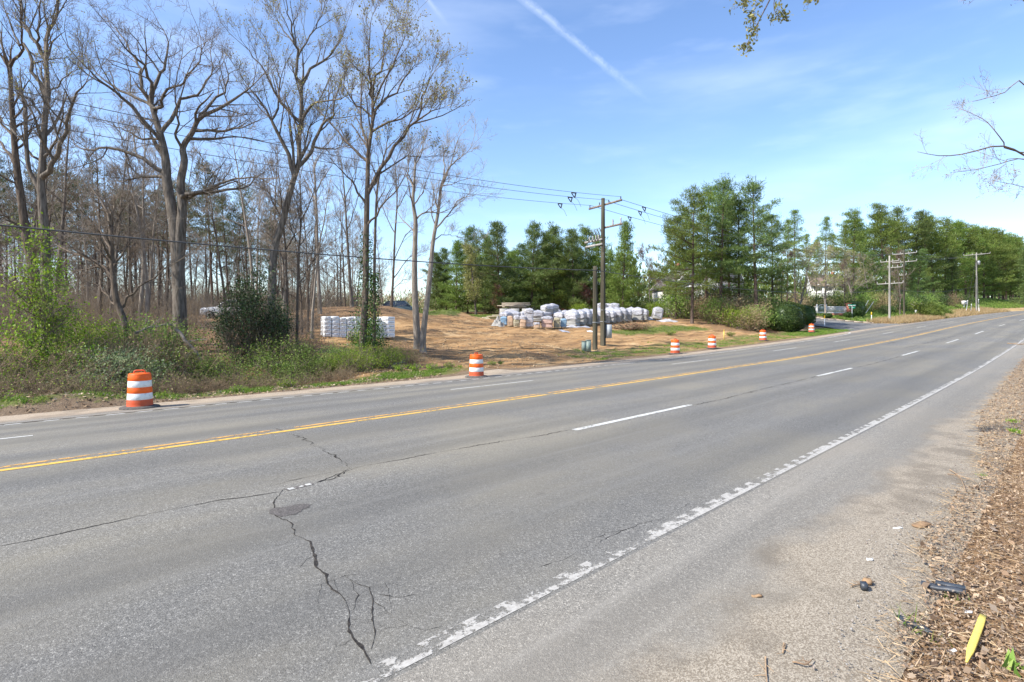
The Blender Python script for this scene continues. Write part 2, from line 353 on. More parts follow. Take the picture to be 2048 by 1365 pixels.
simple('plastic_wrap', (.52, .50, .51), (.34, .33, .34), 5, .35, .7, .5, bscale=6)
simple('plastic_hood', (.50, .49, .51), (.27, .265, .28), 6, .35, .8, .5, bscale=7)
simple('bag_grey', (.36, .35, .32), (.25, .24, .22), 3, .75, .5, stretch=(1, 1, 5))
simple('bag_tan', (.52, .36, .24), (.42, .30, .21), 3, .75, .5, stretch=(1, 1, 5))
simple('bag_pink', (.58, .40, .33), (.44, .30, .25), 3, .75, .5, stretch=(1, 1, 5))
simple('bag_olive', (.30, .27, .16), (.40, .36, .27), 3, .75, .5, stretch=(1, 1, 5))
simple('bag_blue', (.16, .27, .38), (.24, .36, .46), 3, .6, .5, stretch=(1, 1, 2))
simple('pallet_wood', (.42, .31, .19), (.30, .22, .14), 5, .9, .3)
simple('plank_pale', (.56, .48, .38), (.40, .33, .26), 4, .9, .3, stretch=(.4, 3, 3))
simple('carton_white', (.86, .86, .85), (.80, .80, .80), 3, .55, .15, .4, bscale=8)
simple('carton_print', (.10, .10, .11), (.20, .20, .21), 20, .7)
simple('siding_tan', (.42, .37, .29), (.37, .32, .25), 2, .8)
simple('siding_white', (.74, .72, .68), (.68, .66, .62), 2, .8)
simple('roof_shingle', (.13, .12, .115), (.19, .175, .165), 7, .95, .4)
simple('roof_brown', (.20, .14, .11), (.14, .10, .08), 7, .95, .4)
simple('trim_white', (.78, .77, .74), (.72, .71, .68), 2, .6)
simple('shutter_dark', (.05, .045, .045), (.07, .06, .06), 4, .7)
simple('brick_red', (.42, .17, .11), (.30, .115, .08), 9, .9, .3)
simple('car_white', (.74, .75, .76), (.68, .69, .70), 1, .25, 0, .5)
simple('car_green', (.10, .14, .14), (.08, .11, .12), 1, .25, 0, .5)
simple('tyre', (.02, .02, .02), (.03, .03, .03), 9, .9)
simple('sign_green', (.0, .19, .11), (.0, .15, .09), 4, .4, 0, .5)
simple('post_yellow', (.80, .50, .02), (.68, .42, .03), 6, .5)
simple('stake_yellow', (.82, .62, .13), (.66, .50, .12), 22, .75, .2, stretch=(1, 1, 1), lo=.45, hi=.75)
simple('board_black', (.032, .037, .045), (.055, .062, .072), 6, .5, .2, .5)
simple('cardboard', (.34, .22, .12), (.24, .15, .085), 9, .9)
simple('paper', (.80, .79, .76), (.66, .65, .62), 9, .8)
simple('stick', (.40, .28, .17), (.22, .14, .085), 8, .9, .3)
simple('log_grey', (.34, .29, .24), (.18, .15, .12), 5, .95, .4, stretch=(.3, 2, 2))
m_, nt_, b_, _o = new_mat('glass'); b_.inputs['Base Color'].default_value = (.03, .04, .05, 1); b_.inputs['Roughness'].default_value = .06; b_.inputs['Specular IOR Level'].default_value = .9

# ------------------------------------------------------------------ mesh helpers
UP = np.array([0, 0, 1.0])
def unit(v):
    v = np.asarray(v, float); n = np.linalg.norm(v, axis=-1, keepdims=True); return v / np.maximum(n, 1e-9)
class MB:
    def __init__(s): s.v = []; s.q = []; s.t = []; s.n = 0
    def add(s, v, quads=None, tris=None):
        v = np.asarray(v, float).reshape(-1, 3)
        if quads is not None and len(quads): s.q.append(np.asarray(quads, np.int64).reshape(-1, 4) + s.n)
        if tris is not None and len(tris): s.t.append(np.asarray(tris, np.int64).reshape(-1, 3) + s.n)
        s.v.append(v); s.n += len(v); return s
    def box(s, c, size, rz=0.0, ax=None):
        sx, sy, sz = np.asarray(size, float) / 2
        k = np.array([[-1, -1, -1], [1, -1, -1], [1, 1, -1], [-1, 1, -1], [-1, -1, 1], [1, -1, 1], [1, 1, 1], [-1, 1, 1]], float) * (sx, sy, sz)
        if ax is not None: k = k @ np.asarray(ax, float)
        elif rz:
            c_, s_ = math.cos(rz), math.sin(rz); k = np.stack([k[:, 0] * c_ - k[:, 1] * s_, k[:, 0] * s_ + k[:, 1] * c_, k[:, 2]], 1)
        return s.add(k + np.asarray(c, float), [[0, 3, 2, 1], [4, 5, 6, 7], [0, 1, 5, 4], [1, 2, 6, 5], [2, 3, 7, 6], [3, 0, 4, 7]])
    def bar(s, a, b, w, h=None):
        a, b = np.asarray(a, float), np.asarray(b, float); x = unit(b - a)
        y = unit(np.cross(UP if abs(x[2]) < .95 else np.array([1.0, 0, 0]), x)); z = np.cross(x, y)
        return s.box((a + b) / 2, (np.linalg.norm(b - a), w, h or w), ax=np.stack([x, y, z]))
    def tubes(s, polys):
        groups = {}
        for pts, rad, k in polys:
            pts = np.asarray(pts, float); groups.setdefault((len(pts), k), []).append((pts, np.asarray(rad, float)))
        for (n, k), g in groups.items():
            P = np.stack([a for a, _ in g]); R = np.stack([b for _, b in g]); nB = len(g)
            T = np.empty_like(P); T[:, 1:-1] = P[:, 2:] - P[:, :-2] if n > 2 else T[:, 1:-1]; T[:, 0] = P[:, 1] - P[:, 0]; T[:, -1] = P[:, -1] - P[:, -2]
            T = unit(T); m = unit(P[:, -1] - P[:, 0])
            ref = np.where(np.abs(m[:, 2:3]) < .9, np.array([[0, 0, 1.0]]), np.array([[1.0, 0, 0]]))
            ref = unit(ref - (ref * m).sum(1, keepdims=True) * m)[:, None, :]
            U = unit(ref - (ref * T).sum(2, keepdims=True) * T); V = np.cross(T, U)
            a = np.arange(k) * 2 * math.pi / k
            ring = P[:, :, None] + R[:, :, None, None] * (U[:, :, None] * np.cos(a)[None, None, :, None] + V[:, :, None] * np.sin(a)[None, None, :, None])
            i, j = np.meshgrid(np.arange(n - 1), np.arange(k), indexing='ij'); j2 = (j + 1) % k
            f = np.stack([i * k + j, i * k + j2, (i + 1) * k + j2, (i + 1) * k + j], -1).reshape(-1, 4)
            F_ = (f[None] + (np.arange(nB) * n * k)[:, None, None]).reshape(-1, 4)
            s.add(ring.reshape(-1, 3), F_)
            if k >= 5:      # close the ends
                base = s.n - nB * n * k
                for e in (0, n - 1):
                    fan = np.array([[0, q, q + 1] for q in range(1, k - 1)]) + e * k
                    s.t.append((fan[None] + (np.arange(nB) * n * k)[:, None, None]).reshape(-1, 3) + base)
        return s
    def tube(s, pts, r, k=8):
        pts = np.asarray(pts, float); r = np.full(len(pts), r) if np.isscalar(r) else np.asarray(r, float); return s.tubes([(pts, r, k)])
    def lathe(s, prof, k=24, c=(0, 0, 0), cap=True):
        prof = np.asarray(prof, float); n = len(prof); a = np.arange(k) * 2 * math.pi / k
        v = np.stack([prof[:, None, 0] * np.cos(a), prof[:, None, 0] * np.sin(a), np.repeat(prof[:, 1:2], k, 1)], -1).reshape(-1, 3) + np.asarray(c, float)
        i, j = np.meshgrid(np.arange(n - 1), np.arange(k), indexing='ij'); j2 = (j + 1) % k
        q = np.stack([i * k + j, i * k + j2, (i + 1) * k + j2, (i + 1) * k + j], -1).reshape(-1, 4)
        t = []
        if cap:
            t = [[0, w_ + 1, w_] for w_ in range(1, k - 1)] + [[(n - 1) * k, (n - 1) * k + w_, (n - 1) * k + w_ + 1] for w_ in range(1, k - 1)]
        return s.add(v, q, t)
    def leaves(s, P, rng, size=.06, aspect=.55, flat=0.0, var=.4):
        P = np.asarray(P, float); n = len(P)
        a = rng.normal(size=(n, 3)); a[:, 2] *= (1 - flat); a = unit(a); b = rng.normal(size=(n, 3)); b[:, 2] *= (1 - flat); b = unit(np.cross(np.cross(a, b), a))
        L = size * rng.uniform(1 - var, 1 + var, (n, 1)); W = L * aspect
        v = np.stack([P - a * L / 2, P + b * W / 2, P + a * L / 2, P - b * W / 2], 1).reshape(-1, 3)
        return s.add(v, np.arange(n * 4).reshape(-1, 4))
    def blades(s, P, D, L, W, rng):
        n = len(P); b = unit(np.cross(D, rng.normal(size=(n, 3)))); L = np.asarray(L).reshape(-1, 1); W = np.asarray(W).reshape(-1, 1)
        v = np.stack([P - b * W / 2, P + b * W / 2, P + D * L], 1).reshape(-1, 3)
        return s.add(v, None, np.arange(n * 3).reshape(-1, 3))
    def mesh(s, name, mat_, smooth=False):
        me = bpy.data.meshes.new(name)
        v = np.concatenate(s.v) if s.v else np.zeros((0, 3))
        q = np.concatenate(s.q) if s.q else np.zeros((0, 4), np.int64); t = np.concatenate(s.t) if s.t else np.zeros((0, 3), np.int64)
        me.vertices.add(len(v)); me.vertices.foreach_set('co', v.astype(np.float32).ravel())
        idx = np.concatenate([q.ravel(), t.ravel()]); me.loops.add(len(idx)); me.loops.foreach_set('vertex_index', idx.astype(np.int32))
        st = np.concatenate([np.arange(len(q)) * 4, len(q) * 4 + np.arange(len(t)) * 3]); me.polygons.add(len(st)); me.polygons.foreach_set('loop_start', st.astype(np.int32))
        if smooth: me.polygons.foreach_set('use_smooth', np.ones(len(st), bool))
        me.update(calc_edges=True); me.materials.append(MATS[mat_]); return me
    def build(s, name, mat_, parent=None, smooth=False, loc=None):
        o = bpy.data.objects.new(name, s.mesh(name, mat_, smooth)); col.objects.link(o)
        if parent is not None: o.parent = parent
        if loc is not None: o.location = loc
        return o
def tag(o, label=None, cat=None, group=None, kind=None):
    if label: o['label'] = label
    if cat: o['category'] = cat
    if group: o['group'] = group
    if kind: o['kind'] = kind
    return o
def thing(name, label, cat, loc=(0, 0, 0), rz=0.0, group=None):
    o = bpy.data.objects.new(name, None); col.objects.link(o); o.location = loc; o.rotation_euler = (0, 0, rz); o.empty_display_size = .2
    return tag(o, label, cat, group)
def copy_thing(root, loc, rz=0.0, scale=1.0, label=None, tilt=(0, 0)):
    r = root.copy(); col.objects.link(r); r.location = loc; r.rotation_euler = (tilt[0], tilt[1], rz)
    r.scale = (scale,) * 3 if np.isscalar(scale) else scale
    if label: r['label'] = label
    for ch in list(root.children):
        c_ = ch.copy(); col.objects.link(c_); c_.parent = r
        for g in list(ch.children):
            d_ = g.copy(); col.objects.link(d_); d_.parent = c_
    return r
class Kit:
    """a thing built once; the first placing moves the original, later ones copy it"""
    def __init__(s, root): s.root = root; s.used = False
    def put(s, loc, rz=0.0, scale=1.0, label=None, tilt=(0, 0)):
        if s.used: return copy_thing(s.root, loc, rz, scale, label, tilt)
        s.used = True; r = s.root; r.location = loc; r.rotation_euler = (tilt[0], tilt[1], rz); r.scale = (scale,) * 3 if np.isscalar(scale) else scale
        if label: r['label'] = label
        return r
def XD(x, d):
    """plan point in photo column x at distance d across from the camera's side of the road"""
    a = (x - 1024) / F; Y = d / (S - a * C)
    for _ in range(60): Y = .5 * Y + .5 * max(2, (d + float(B(Y * (C + a * S)))) / (S - a * C))
    return PX(x, Y)
def gpt(x, d, dz=0.0):
    t, dd = XD(x, d); return Vector((t, dd, gz(t, dd) + dz))
RZ = TH - math.pi / 2          # turn that makes local x run across the picture

# ------------------------------------------------------------------ ground sheet
def axis(parts): return np.unique(np.concatenate([np.arange(a, b, s_) for a, b, s_ in parts]))
ts = axis([(-1400, -200, 150), (-200, -50, 12), (-50, -12, 2), (-12, 80, .33), (80, 135, 1.0), (135, 260, 5), (260, 1500, 120)])
ds = axis([(-900, -60, 120), (-60, -8, 6), (-8, 18.2, .5), (18.2, 52, .33), (52, 90, 1.2), (90, 220, 10), (220, 1500, 140)])
TT, DD = np.meshgrid(ts, ds, indexing='ij'); YY = DD + B(TT); ZZ = G(TT, YY)
ZZ = ZZ - .09 * sm(DD, .3, .9) * (1 - sm(DD, 18.5, 19.2)) 
SIDE = sm(TT, 78, 80) * (1 - sm(TT, 98, 100)) * sm(DD, 17, 18) * (1 - sm(DD, 70, 74)); ZZ -= .10 * SIDE
gm = MB(); nt_i, nd_i = len(ts), len(ds)
ii, jj = np.meshgrid(np.arange(nt_i - 1), np.arange(nd_i - 1), indexing='ij')
gm.add(np.stack([TT, YY, ZZ], -1).reshape(-1, 3), np.stack([ii * nd_i + jj, (ii + 1) * nd_i + jj, (ii + 1) * nd_i + jj + 1, ii * nd_i + jj + 1], -1).reshape(-1, 4))
ground = tag(gm.build('ground', 'ground', smooth=True), kind='structure')
def zones(t, d):
    """dirt, grass, leaf litter, dry grass weights"""
    xc = 1024 + F * (t * S - d * C) / np.maximum(t * C + d * S, .1); xc = np.where(t * C + d * S < 1, 0, xc)
    d = d - B(t); e = 1.2 * wob(t, d, 7, 6, 30)
    woods = np.maximum(np.maximum(1 - sm(t + .35 * (d - 24) + e, 9.5, 13.5), (1 - sm(xc + e * 22, 590, 690)) * sm(d, 21, 23)), sm(d + e - .25 * (t - 20), 47, 55)) * sm(d, 20.5, 22.5)
    woods = np.maximum(woods, sm(t + e, 58, 64) * sm(d, 22, 25) * (1 - sm(t, 80, 84)))
    woods = np.maximum(woods, (1 - sm(d, .4, 1.7)))
    mt_, md_ = PX(690, 46); woods = np.maximum(woods, np.exp(-((t - mt_) / 8.5) ** 2 - ((d - md_) / 4.6) ** 2) * .95)
    mt_, md_ = PX(842, 33.5); woods = np.maximum(woods, np.exp(-((t - mt_) / 3.2) ** 2 - ((d - md_) / 1.8) ** 2) * .75)
    mt_, md_ = PX(800, 27); woods = np.maximum(woods, np.exp(-((t - mt_) / 3) ** 2 - ((d - md_) / 2.4) ** 2) * .85)
    mt_, md_ = PX(790, 52.5); woods = np.maximum(woods, np.exp(-((t - mt_) / 4) ** 2 - ((d - md_) / 2.6) ** 2) * .8)
    dirt_ = sm(t + .35 * (d - 24) + e, 9, 12.5) * (1 - sm(t + e, 60, 68)) * sm(d, 19, 20)
    ent = np.exp(-((t - (21.5 + .3 * (d - 19))) / 3.4) ** 4)                       # lorry entrance
    gr = sm(t + e, 24, 29) * (1 - sm(t, 76, 80)) * sm(d, 18.9, 19.7) * (1 - sm(d + e * .6, 22.6, 26.4)) * .52
    gr = np.maximum(gr, sm(d, 18.8, 19.5) * (1 - sm(d, 20.6, 21.6)) * (1 - sm(t, 14, 18)) * .62)
    gr = np.maximum(gr, np.exp(-((t - 14.5) / 3.2) ** 2 - ((d - 20.2) / 1.0) ** 2) * .95)
    gr = np.maximum(gr, sm(d + e * .6 - .25 * (t - 30), 42, 45) * (1 - sm(d - .25 * (t - 30), 50, 54)) * sm(t, 25, 30) * (1 - sm(t, 60, 66)) * .9)
    gr = np.maximum(gr, sm(t + e, 40, 44) * (1 - sm(t, 58, 62)) * np.exp(-((d - 29.5) / 2.4) ** 2) * .72)
    gr = gr * (1 - ent * .95)
    gr = np.maximum(gr, sm(t, 60, 66) * (1 - sm(t, 77.5, 79.5)) * sm(d, 18.9, 19.4) * (1 - sm(d, 22, 24)))
    bank = sm(t, 99, 104) * sm(d, 22, 25)
    gr = np.maximum(gr, bank * .75)
    gr = np.maximum(gr, (sm(t, 60, 66) * sm(d, 24, 30) + sm(d, 54, 66)) * .35)
    dr = sm(t, 99, 103) * sm(d, 18.8, 19.3) * (1 - sm(d, 22.5, 25)) * .85
    dr = np.maximum(dr, sm(t, 175, 200) * sm(d, 22, 26) * .35)
    return dirt_, np.clip(gr, 0, 1), np.clip(woods, 0, 1), np.clip(dr, 0, 1)
zd, zg, zw, zy = zones(TT, YY)
att = ground.data.color_attributes.new('zone', 'FLOAT_COLOR', 'POINT')
att.data.foreach_set('color', np.stack([zd, zg, zw, np.ones_like(zd)], -1).reshape(-1).astype(np.float32))
a2 = ground.data.attributes.new('dry', 'FLOAT', 'POINT'); a2.data.foreach_set('value', zy.reshape(-1).astype(np.float32))

# ------------------------------------------------------------------ roads
def road_z(t, d): return grade(t) + cross(d)
def sheet(name, mat_, t_, d_, dz, parent=None, kind='structure', zf=road_z):
    A, D_ = np.meshgrid(t_, d_, indexing='ij'); m = MB(); n1, n2 = A.shape
    i, j = np.meshgrid(np.arange(n1 - 1), np.arange(n2 - 1), indexing='ij')
    m.add(np.stack([A, D_ + B(A), zf(A, D_) + dz], -1).reshape(-1, 3), np.stack([i * n2 + j, (i + 1) * n2 + j, (i + 1) * n2 + j + 1, i * n2 + j + 1], -1).reshape(-1, 4))
    o = m.build(name, mat_, parent, True)
    if parent is None: tag(o, kind=kind)
    return o
rt = axis([(-120, -20, 10), (-20, 140, 1.0), (140, 420, 5)])
road = sheet('road', 'asphalt', rt, np.linspace(2.86, 16.86, 57), 0.0)
near_sh = sheet('road_shoulder', 'asphalt_near', rt, np.linspace(.75, 2.86, 14), 0.0, zf=lambda t, d: road_z(t, d) - .05 * sm(1.3 - d, 0, .55))
def far_z(t, d): return np.maximum(road_z(t, d), G(t, d + B(t)) + .012)
sheet('road_shoulder', 'asphalt_far', rt, np.linspace(16.86, 18.75, 9), 0.0, zf=far_z)
# side street with flared corners
us = np.linspace(18.72, 74, 60); vs = np.linspace(-1, 1, 15)
U, V = np.meshgrid(us, vs, indexing='ij')
half = 7.2 + 7.5 * np.clip(1 - (U - 18.72) / 7.0, 0, 1) ** 2
TS_ = 89 + V * half; ms = MB(); U0 = U; U = U + np.clip(1 - (U - 18.72) / 5, 0, 1) * B(TS_)
i, j = np.meshgrid(np.arange(59), np.arange(14), indexing='ij')
ms.add(np.stack([TS_, U, G(TS_, U, False) + .03], -1).reshape(-1, 3), np.stack([i * 15 + j, i * 15 + j + 1, (i + 1) * 15 + j + 1, (i + 1) * 15 + j], -1).reshape(-1, 4))
side = tag(ms.build('side_street', 'asphalt_side', smooth=True), kind='structure')
def strip(name, mat_, pts, width, dz, parent, zf=None):
    """a band along plan points; width may vary"""
    p_ = np.asarray(pts, float); n = len(p_); w_ = np.full(n, width) if np.isscalar(width) else np.asarray(width)
    tg = np.gradient(p_, axis=0); tg /= np.maximum(np.linalg.norm(tg, axis=1, keepdims=True), 1e-9); nm = np.stack([-tg[:, 1], tg[:, 0]], 1)
    a, b = p_ + nm * w_[:, None] / 2, p_ - nm * w_[:, None] / 2; zf = zf or road_z
    v = np.concatenate([np.column_stack([q, zf(q[:, 0], q[:, 1] - B(q[:, 0])) + dz]) for q in (a, b)])
    m = MB(); k = np.arange(n - 1); m.add(v, np.stack([k + n, k + n + 1, k + 1, k], 1)); return m.build(name, mat_, parent)
def line(name, mat_, d, t0, t1, w_=.14, step=1.0):
    n = max(2, int((t1 - t0) / step) + 1); tt = np.linspace(t0, t1, n); return strip(name, mat_, np.column_stack([tt, d + B(tt)]), w_, .004, road)
line('edge_line', 'paint_edge', 2.97, -20, 380, .15)
line('centre_line', 'paint_yellow', 9.74, -60, 380, .115)
line('centre_line', 'paint_yellow_worn', 9.98, -60, 380, .12)
for a, b in [(-5, -1.5), (8.0, 12.3), (21.4, 25.6), (34.7, 39.1), (48.3, 54.0), (63.5, 69.4), (82.3, 87.5), (104, 110), (124, 130), (146, 152), (168, 174)]:
    line('lane_dash', 'paint_white', 6.38, a, b, .115)
for a, b in [(-14, -10), (-2.8, 1.2), (10.8, 14.4), (23.9, 27.5), (36.2, 40.3), (48.2, 52.7), (63.7, 68.1), (79.1, 84), (97.2, 102.3), (117, 122), (138, 143), (160, 165)]:
    line('lane_dash', 'paint_white', 13.3, a, b, .115)
line('edge_line', 'paint_far', 16.76, -60, 58, .13)
cps = np.array([(58, 16.76), (64, 16.85), (68, 17.2), (71, 17.9), (73, 18.9), (74.6, 20.4), (76, 22.5), (77.4, 25.5)])
ct = np.linspace(0, len(cps) - 1, 60); cp2 = np.column_stack([np.interp(ct, np.arange(len(cps)), cps[:, i]) for i in (0, 1)])
cp2 = np.column_stack([np.convolve(np.pad(cp2[:, i], 5, mode='edge'), np.ones(11) / 11, 'valid') for i in (0, 1)])
cp2[:, 1] += B(cp2[:, 0]); strip('edge_line', 'paint_white', cp2[:42], .15, .012, road, far_z)
line('edge_line', 'paint_white', 16.7, 104, 380, .13)

# cracks, patch and flaked paint, traced where they lie on the road
crng = np.random.default_rng(11)
def crack(px, w0, w1, jit=.035, sub=9):
    p_ = np.array([hit(*q) for q in px]); out = []
    for a, b in zip(p_[:-1], p_[1:]):
        n = max(3, int(np.linalg.norm(b - a) / .045)); u = np.arange(n) / n
        out.append(a + (b - a) * u[:, None] + crng.normal(size=(n, 2)) * jit * np.minimum(1, np.linalg.norm(b - a)))
    out.append(p_[-1:]); q = np.concatenate(out); w_ = w0 + (w1 - w0) * crng.beta(.7, 2.6, len(q)); sl_ = np.sin(np.arange(len(q)) * .21 + crng.uniform(0, 6)); w_ *= np.clip(.75 + .5 * sl_, .3, 1.3); w_[0] = w_[-1] = .002
    return strip('crack', 'crack_dirt', q, w_, .003, road)
crack([(548, 858), (612, 880), (650, 903), (685, 922), (700, 938)], .008, .03)
crack([(700, 938), (668, 958), (632, 966)], .008, .04)
crack([(568, 978), (548, 1003), (549, 1032), (582, 1046), (590, 1072), (622, 1084), (630, 1112), (632, 1135), (652, 1150), (656, 1170), (688, 1198), (699, 1226), (696, 1258), (706, 1276), (728, 1302), (742, 1330)], .008, .062, .016)
crack([(690, 1152), (712, 1168), (738, 1176), (746, 1200), (744, 1240), (752, 1270), (742, 1300)], .004, .018, .014)
crack([(690, 1198), (672, 1186), (668, 1160)], .003, .012)
crack([(744, 1200), (782, 1228), (812, 1252), (850, 1262)], .003, .012)
crack([(-60, 1104), (0, 1093), (60, 1082), (130, 1066), (220, 1046), (330, 1022), (440, 1001), (500, 994), (560, 984)], .011, .026, .012)
crack([(632, 966), (690, 944), (720, 934), (800, 920), (900, 901), (1000, 884), (1080, 872), (1150, 858)], .011, .026, .014)
crack([(440, 990), (520, 980), (580, 962), (640, 950), (690, 940)], .004, .012, .012)
crack([(1382, 812), (1440, 800), (1520, 780), (1580, 766), (1635, 753)], .016, .04, .02)
crack([(1708, 737), (1750, 727), (1800, 713)], .016, .045, .02)
crack([(1080, 1134), (1130, 1120), (1160, 1100), (1190, 1088), (1270, 1052), (1335, 1034), (1380, 1006)], .003, .012, .014)
crack([(1250, 1060), (1180, 1080)], .003, .010)
for pts in ([(700, 1160), (716, 1192), (706, 1222)], [(738, 1176), (770, 1166), (800, 1172)], [(716, 1192), (744, 1200)], [(706, 1240), (744, 1240)], [(744, 1262), (790, 1256), (812, 1252)], [(668, 1160), (640, 1172), (636, 1210), (650, 1240)], [(770, 1166), (780, 1200), (782, 1228)], [(632, 1112), (612, 1120), (600, 1136)], [(590, 1072), (570, 1090), (548, 1092)], [(656, 1168), (690, 1152), (712, 1150)], [(760, 1190), (800, 1196), (830, 1190)], [(850, 1262), (880, 1254), (910, 1262)], [(706, 1276), (690, 1290), (668, 1296)]): crack(pts, .0015, .010, .02)
q0 = np.array(hit(578, 1021)); a_ = np.linspace(0, 2 * math.pi, 29)[:-1]
rr_ = 1 + .16 * np.sin(3 * a_ + 1) + .07 * crng.normal(size=28); rim = np.column_stack([q0[0] + .20 * rr_ * np.cos(a_), q0[1] + .14 * rr_ * np.sin(a_)])
mp = MB(); mp.add(np.column_stack([np.vstack([rim, q0]), road_z(np.append(rim[:, 0], q0[0]), np.append(rim[:, 1], q0[1])) + .0035]), None, [[i, (i + 1) % 28, 28] for i in range(28)])
mp.build('patch', 'patch_asphalt', road)
qa, qb = np.array(hit(572, 981)), np.array(hit(626, 968))
strip('lane_dash', 'patch_asphalt', np.linspace(qa, qb, 6), .07, .0035, road)
for u0, u1 in ((.08, .3), (.45, .62), (.72, .92)):
    strip('lane_dash', 'paint_white', np.array([qa + (qb - qa) * u for u in np.linspace(u0, u1, 4)]), .06, .0055, road)
strip('skid_mark', 'skid', np.array([hit(x, y) for x, y in ((1803, 698), (1840, 690), (1880, 680), (1912, 672))]), .16, .0035, road)
strip('skid_mark', 'skid', np.array([hit(x, y) for x, y in ((1775, 688), (1830, 675), (1880, 664))]), .14, .0035, road)

# ------------------------------------------------------------------ plants: generators
def smooth_poly(p_, n):
    p_ = np.asarray(p_, float); m = len(p_)
    q = np.vstack([2 * p_[0] - p_[1], p_, 2 * p_[-1] - p_[-2]]); out = []
    u = np.linspace(0, m - 1, n)
    for t in u:
        i = min(int(t), m - 2); f = t - i; a, b, c_, d_ = q[i], q[i + 1], q[i + 2], q[i + 3]
        out.append(.5 * ((2 * b) + (c_ - a) * f + (2 * a - 5 * b + 4 * c_ - d_) * f * f + (3 * b - a - 3 * c_ + d_) * f ** 3))
    return np.array(out)
def branch_poly(rng, p, d, L, wig, up, n):
    pts = [p]; d = d.copy(); st = L / (n - 1)
    for _ in range(n - 1):
        d = d + rng.normal(size=3) * wig + UP * up; d = d / math.sqrt(d @ d); p = p + d * st; pts.append(p)
    return np.array(pts)
def turn(rng, d, ang):
    r = rng.normal(size=3); r -= (r @ d) * d; r /= math.sqrt(r @ r) + 1e-9
    return d * math.cos(ang) + r * math.sin(ang)
def spread(rng, thick, fine_, tips, pts, rad, level, cfg):
    """grow side branches off a limb; levels above cfg['split'] go to the fine mesh"""
    stack = [(pts, rad, level)]
    while stack:
        pts, rad, lv = stack.pop()
        if lv >= cfg['levels']: continue
        seg = np.linalg.norm(np.diff(pts, axis=0), axis=1); L = seg.sum(); n = len(pts)
        nc = cfg['n'][lv]; nc = int(round(nc * rng.uniform(.75, 1.25))) if nc >= 1 else 0
        for k in range(nc):
            u = cfg['from'][lv] + (1 - cfg['from'][lv]) * ((k + rng.uniform(.1, .9)) / nc)
            x = u * (n - 1); i = min(int(x), n - 2); f = x - i; p = pts[i] * (1 - f) + pts[i + 1] * f
            d = pts[i + 1] - pts[i]; d = d / math.sqrt(d @ d); r0 = rad[i] * (1 - f) + rad[i + 1] * f
            Lc = max(cfg['lmin'], cfg['ratio'][lv] * L * (1.15 - .75 * u) * rng.uniform(.6, 1.3)); rc = max(cfg['rmin'], min(r0 * .8, r0 * rng.uniform(.42, .68)))
            dd = turn(rng, d, math.radians(rng.uniform(*cfg['ang']))) + UP * cfg['lift']; dd = dd / math.sqrt(dd @ dd)
            npt = 5 if lv == 0 else (4 if lv < cfg['levels'] - 1 else 3)
            q = branch_poly(rng, p, dd, Lc, cfg['wig'], cfg['up'], npt); rr = np.linspace(rc, max(cfg['rmin'] * .7, rc * .35), npt)
            (thick if lv < cfg['split'] else fine_).append((q, rr, 5 if lv < cfg['split'] else 3))
            if lv >= cfg['levels'] - 2: tips.append(q[-1]); tips.append(q[len(q) // 2])
            stack.append((q, rr, lv + 1))
CFG = dict(levels=4, n=[6, 5, 4, 3], ratio=[.5, .5, .52, .5], ang=(24, 54), lift=.12, wig=.09, up=.05, rmin=.005, lmin=.3, split=1, **{'from': [.25, .2, .2, .15]})
def cfg(**k): c_ = dict(CFG); c_.update(k); return c_

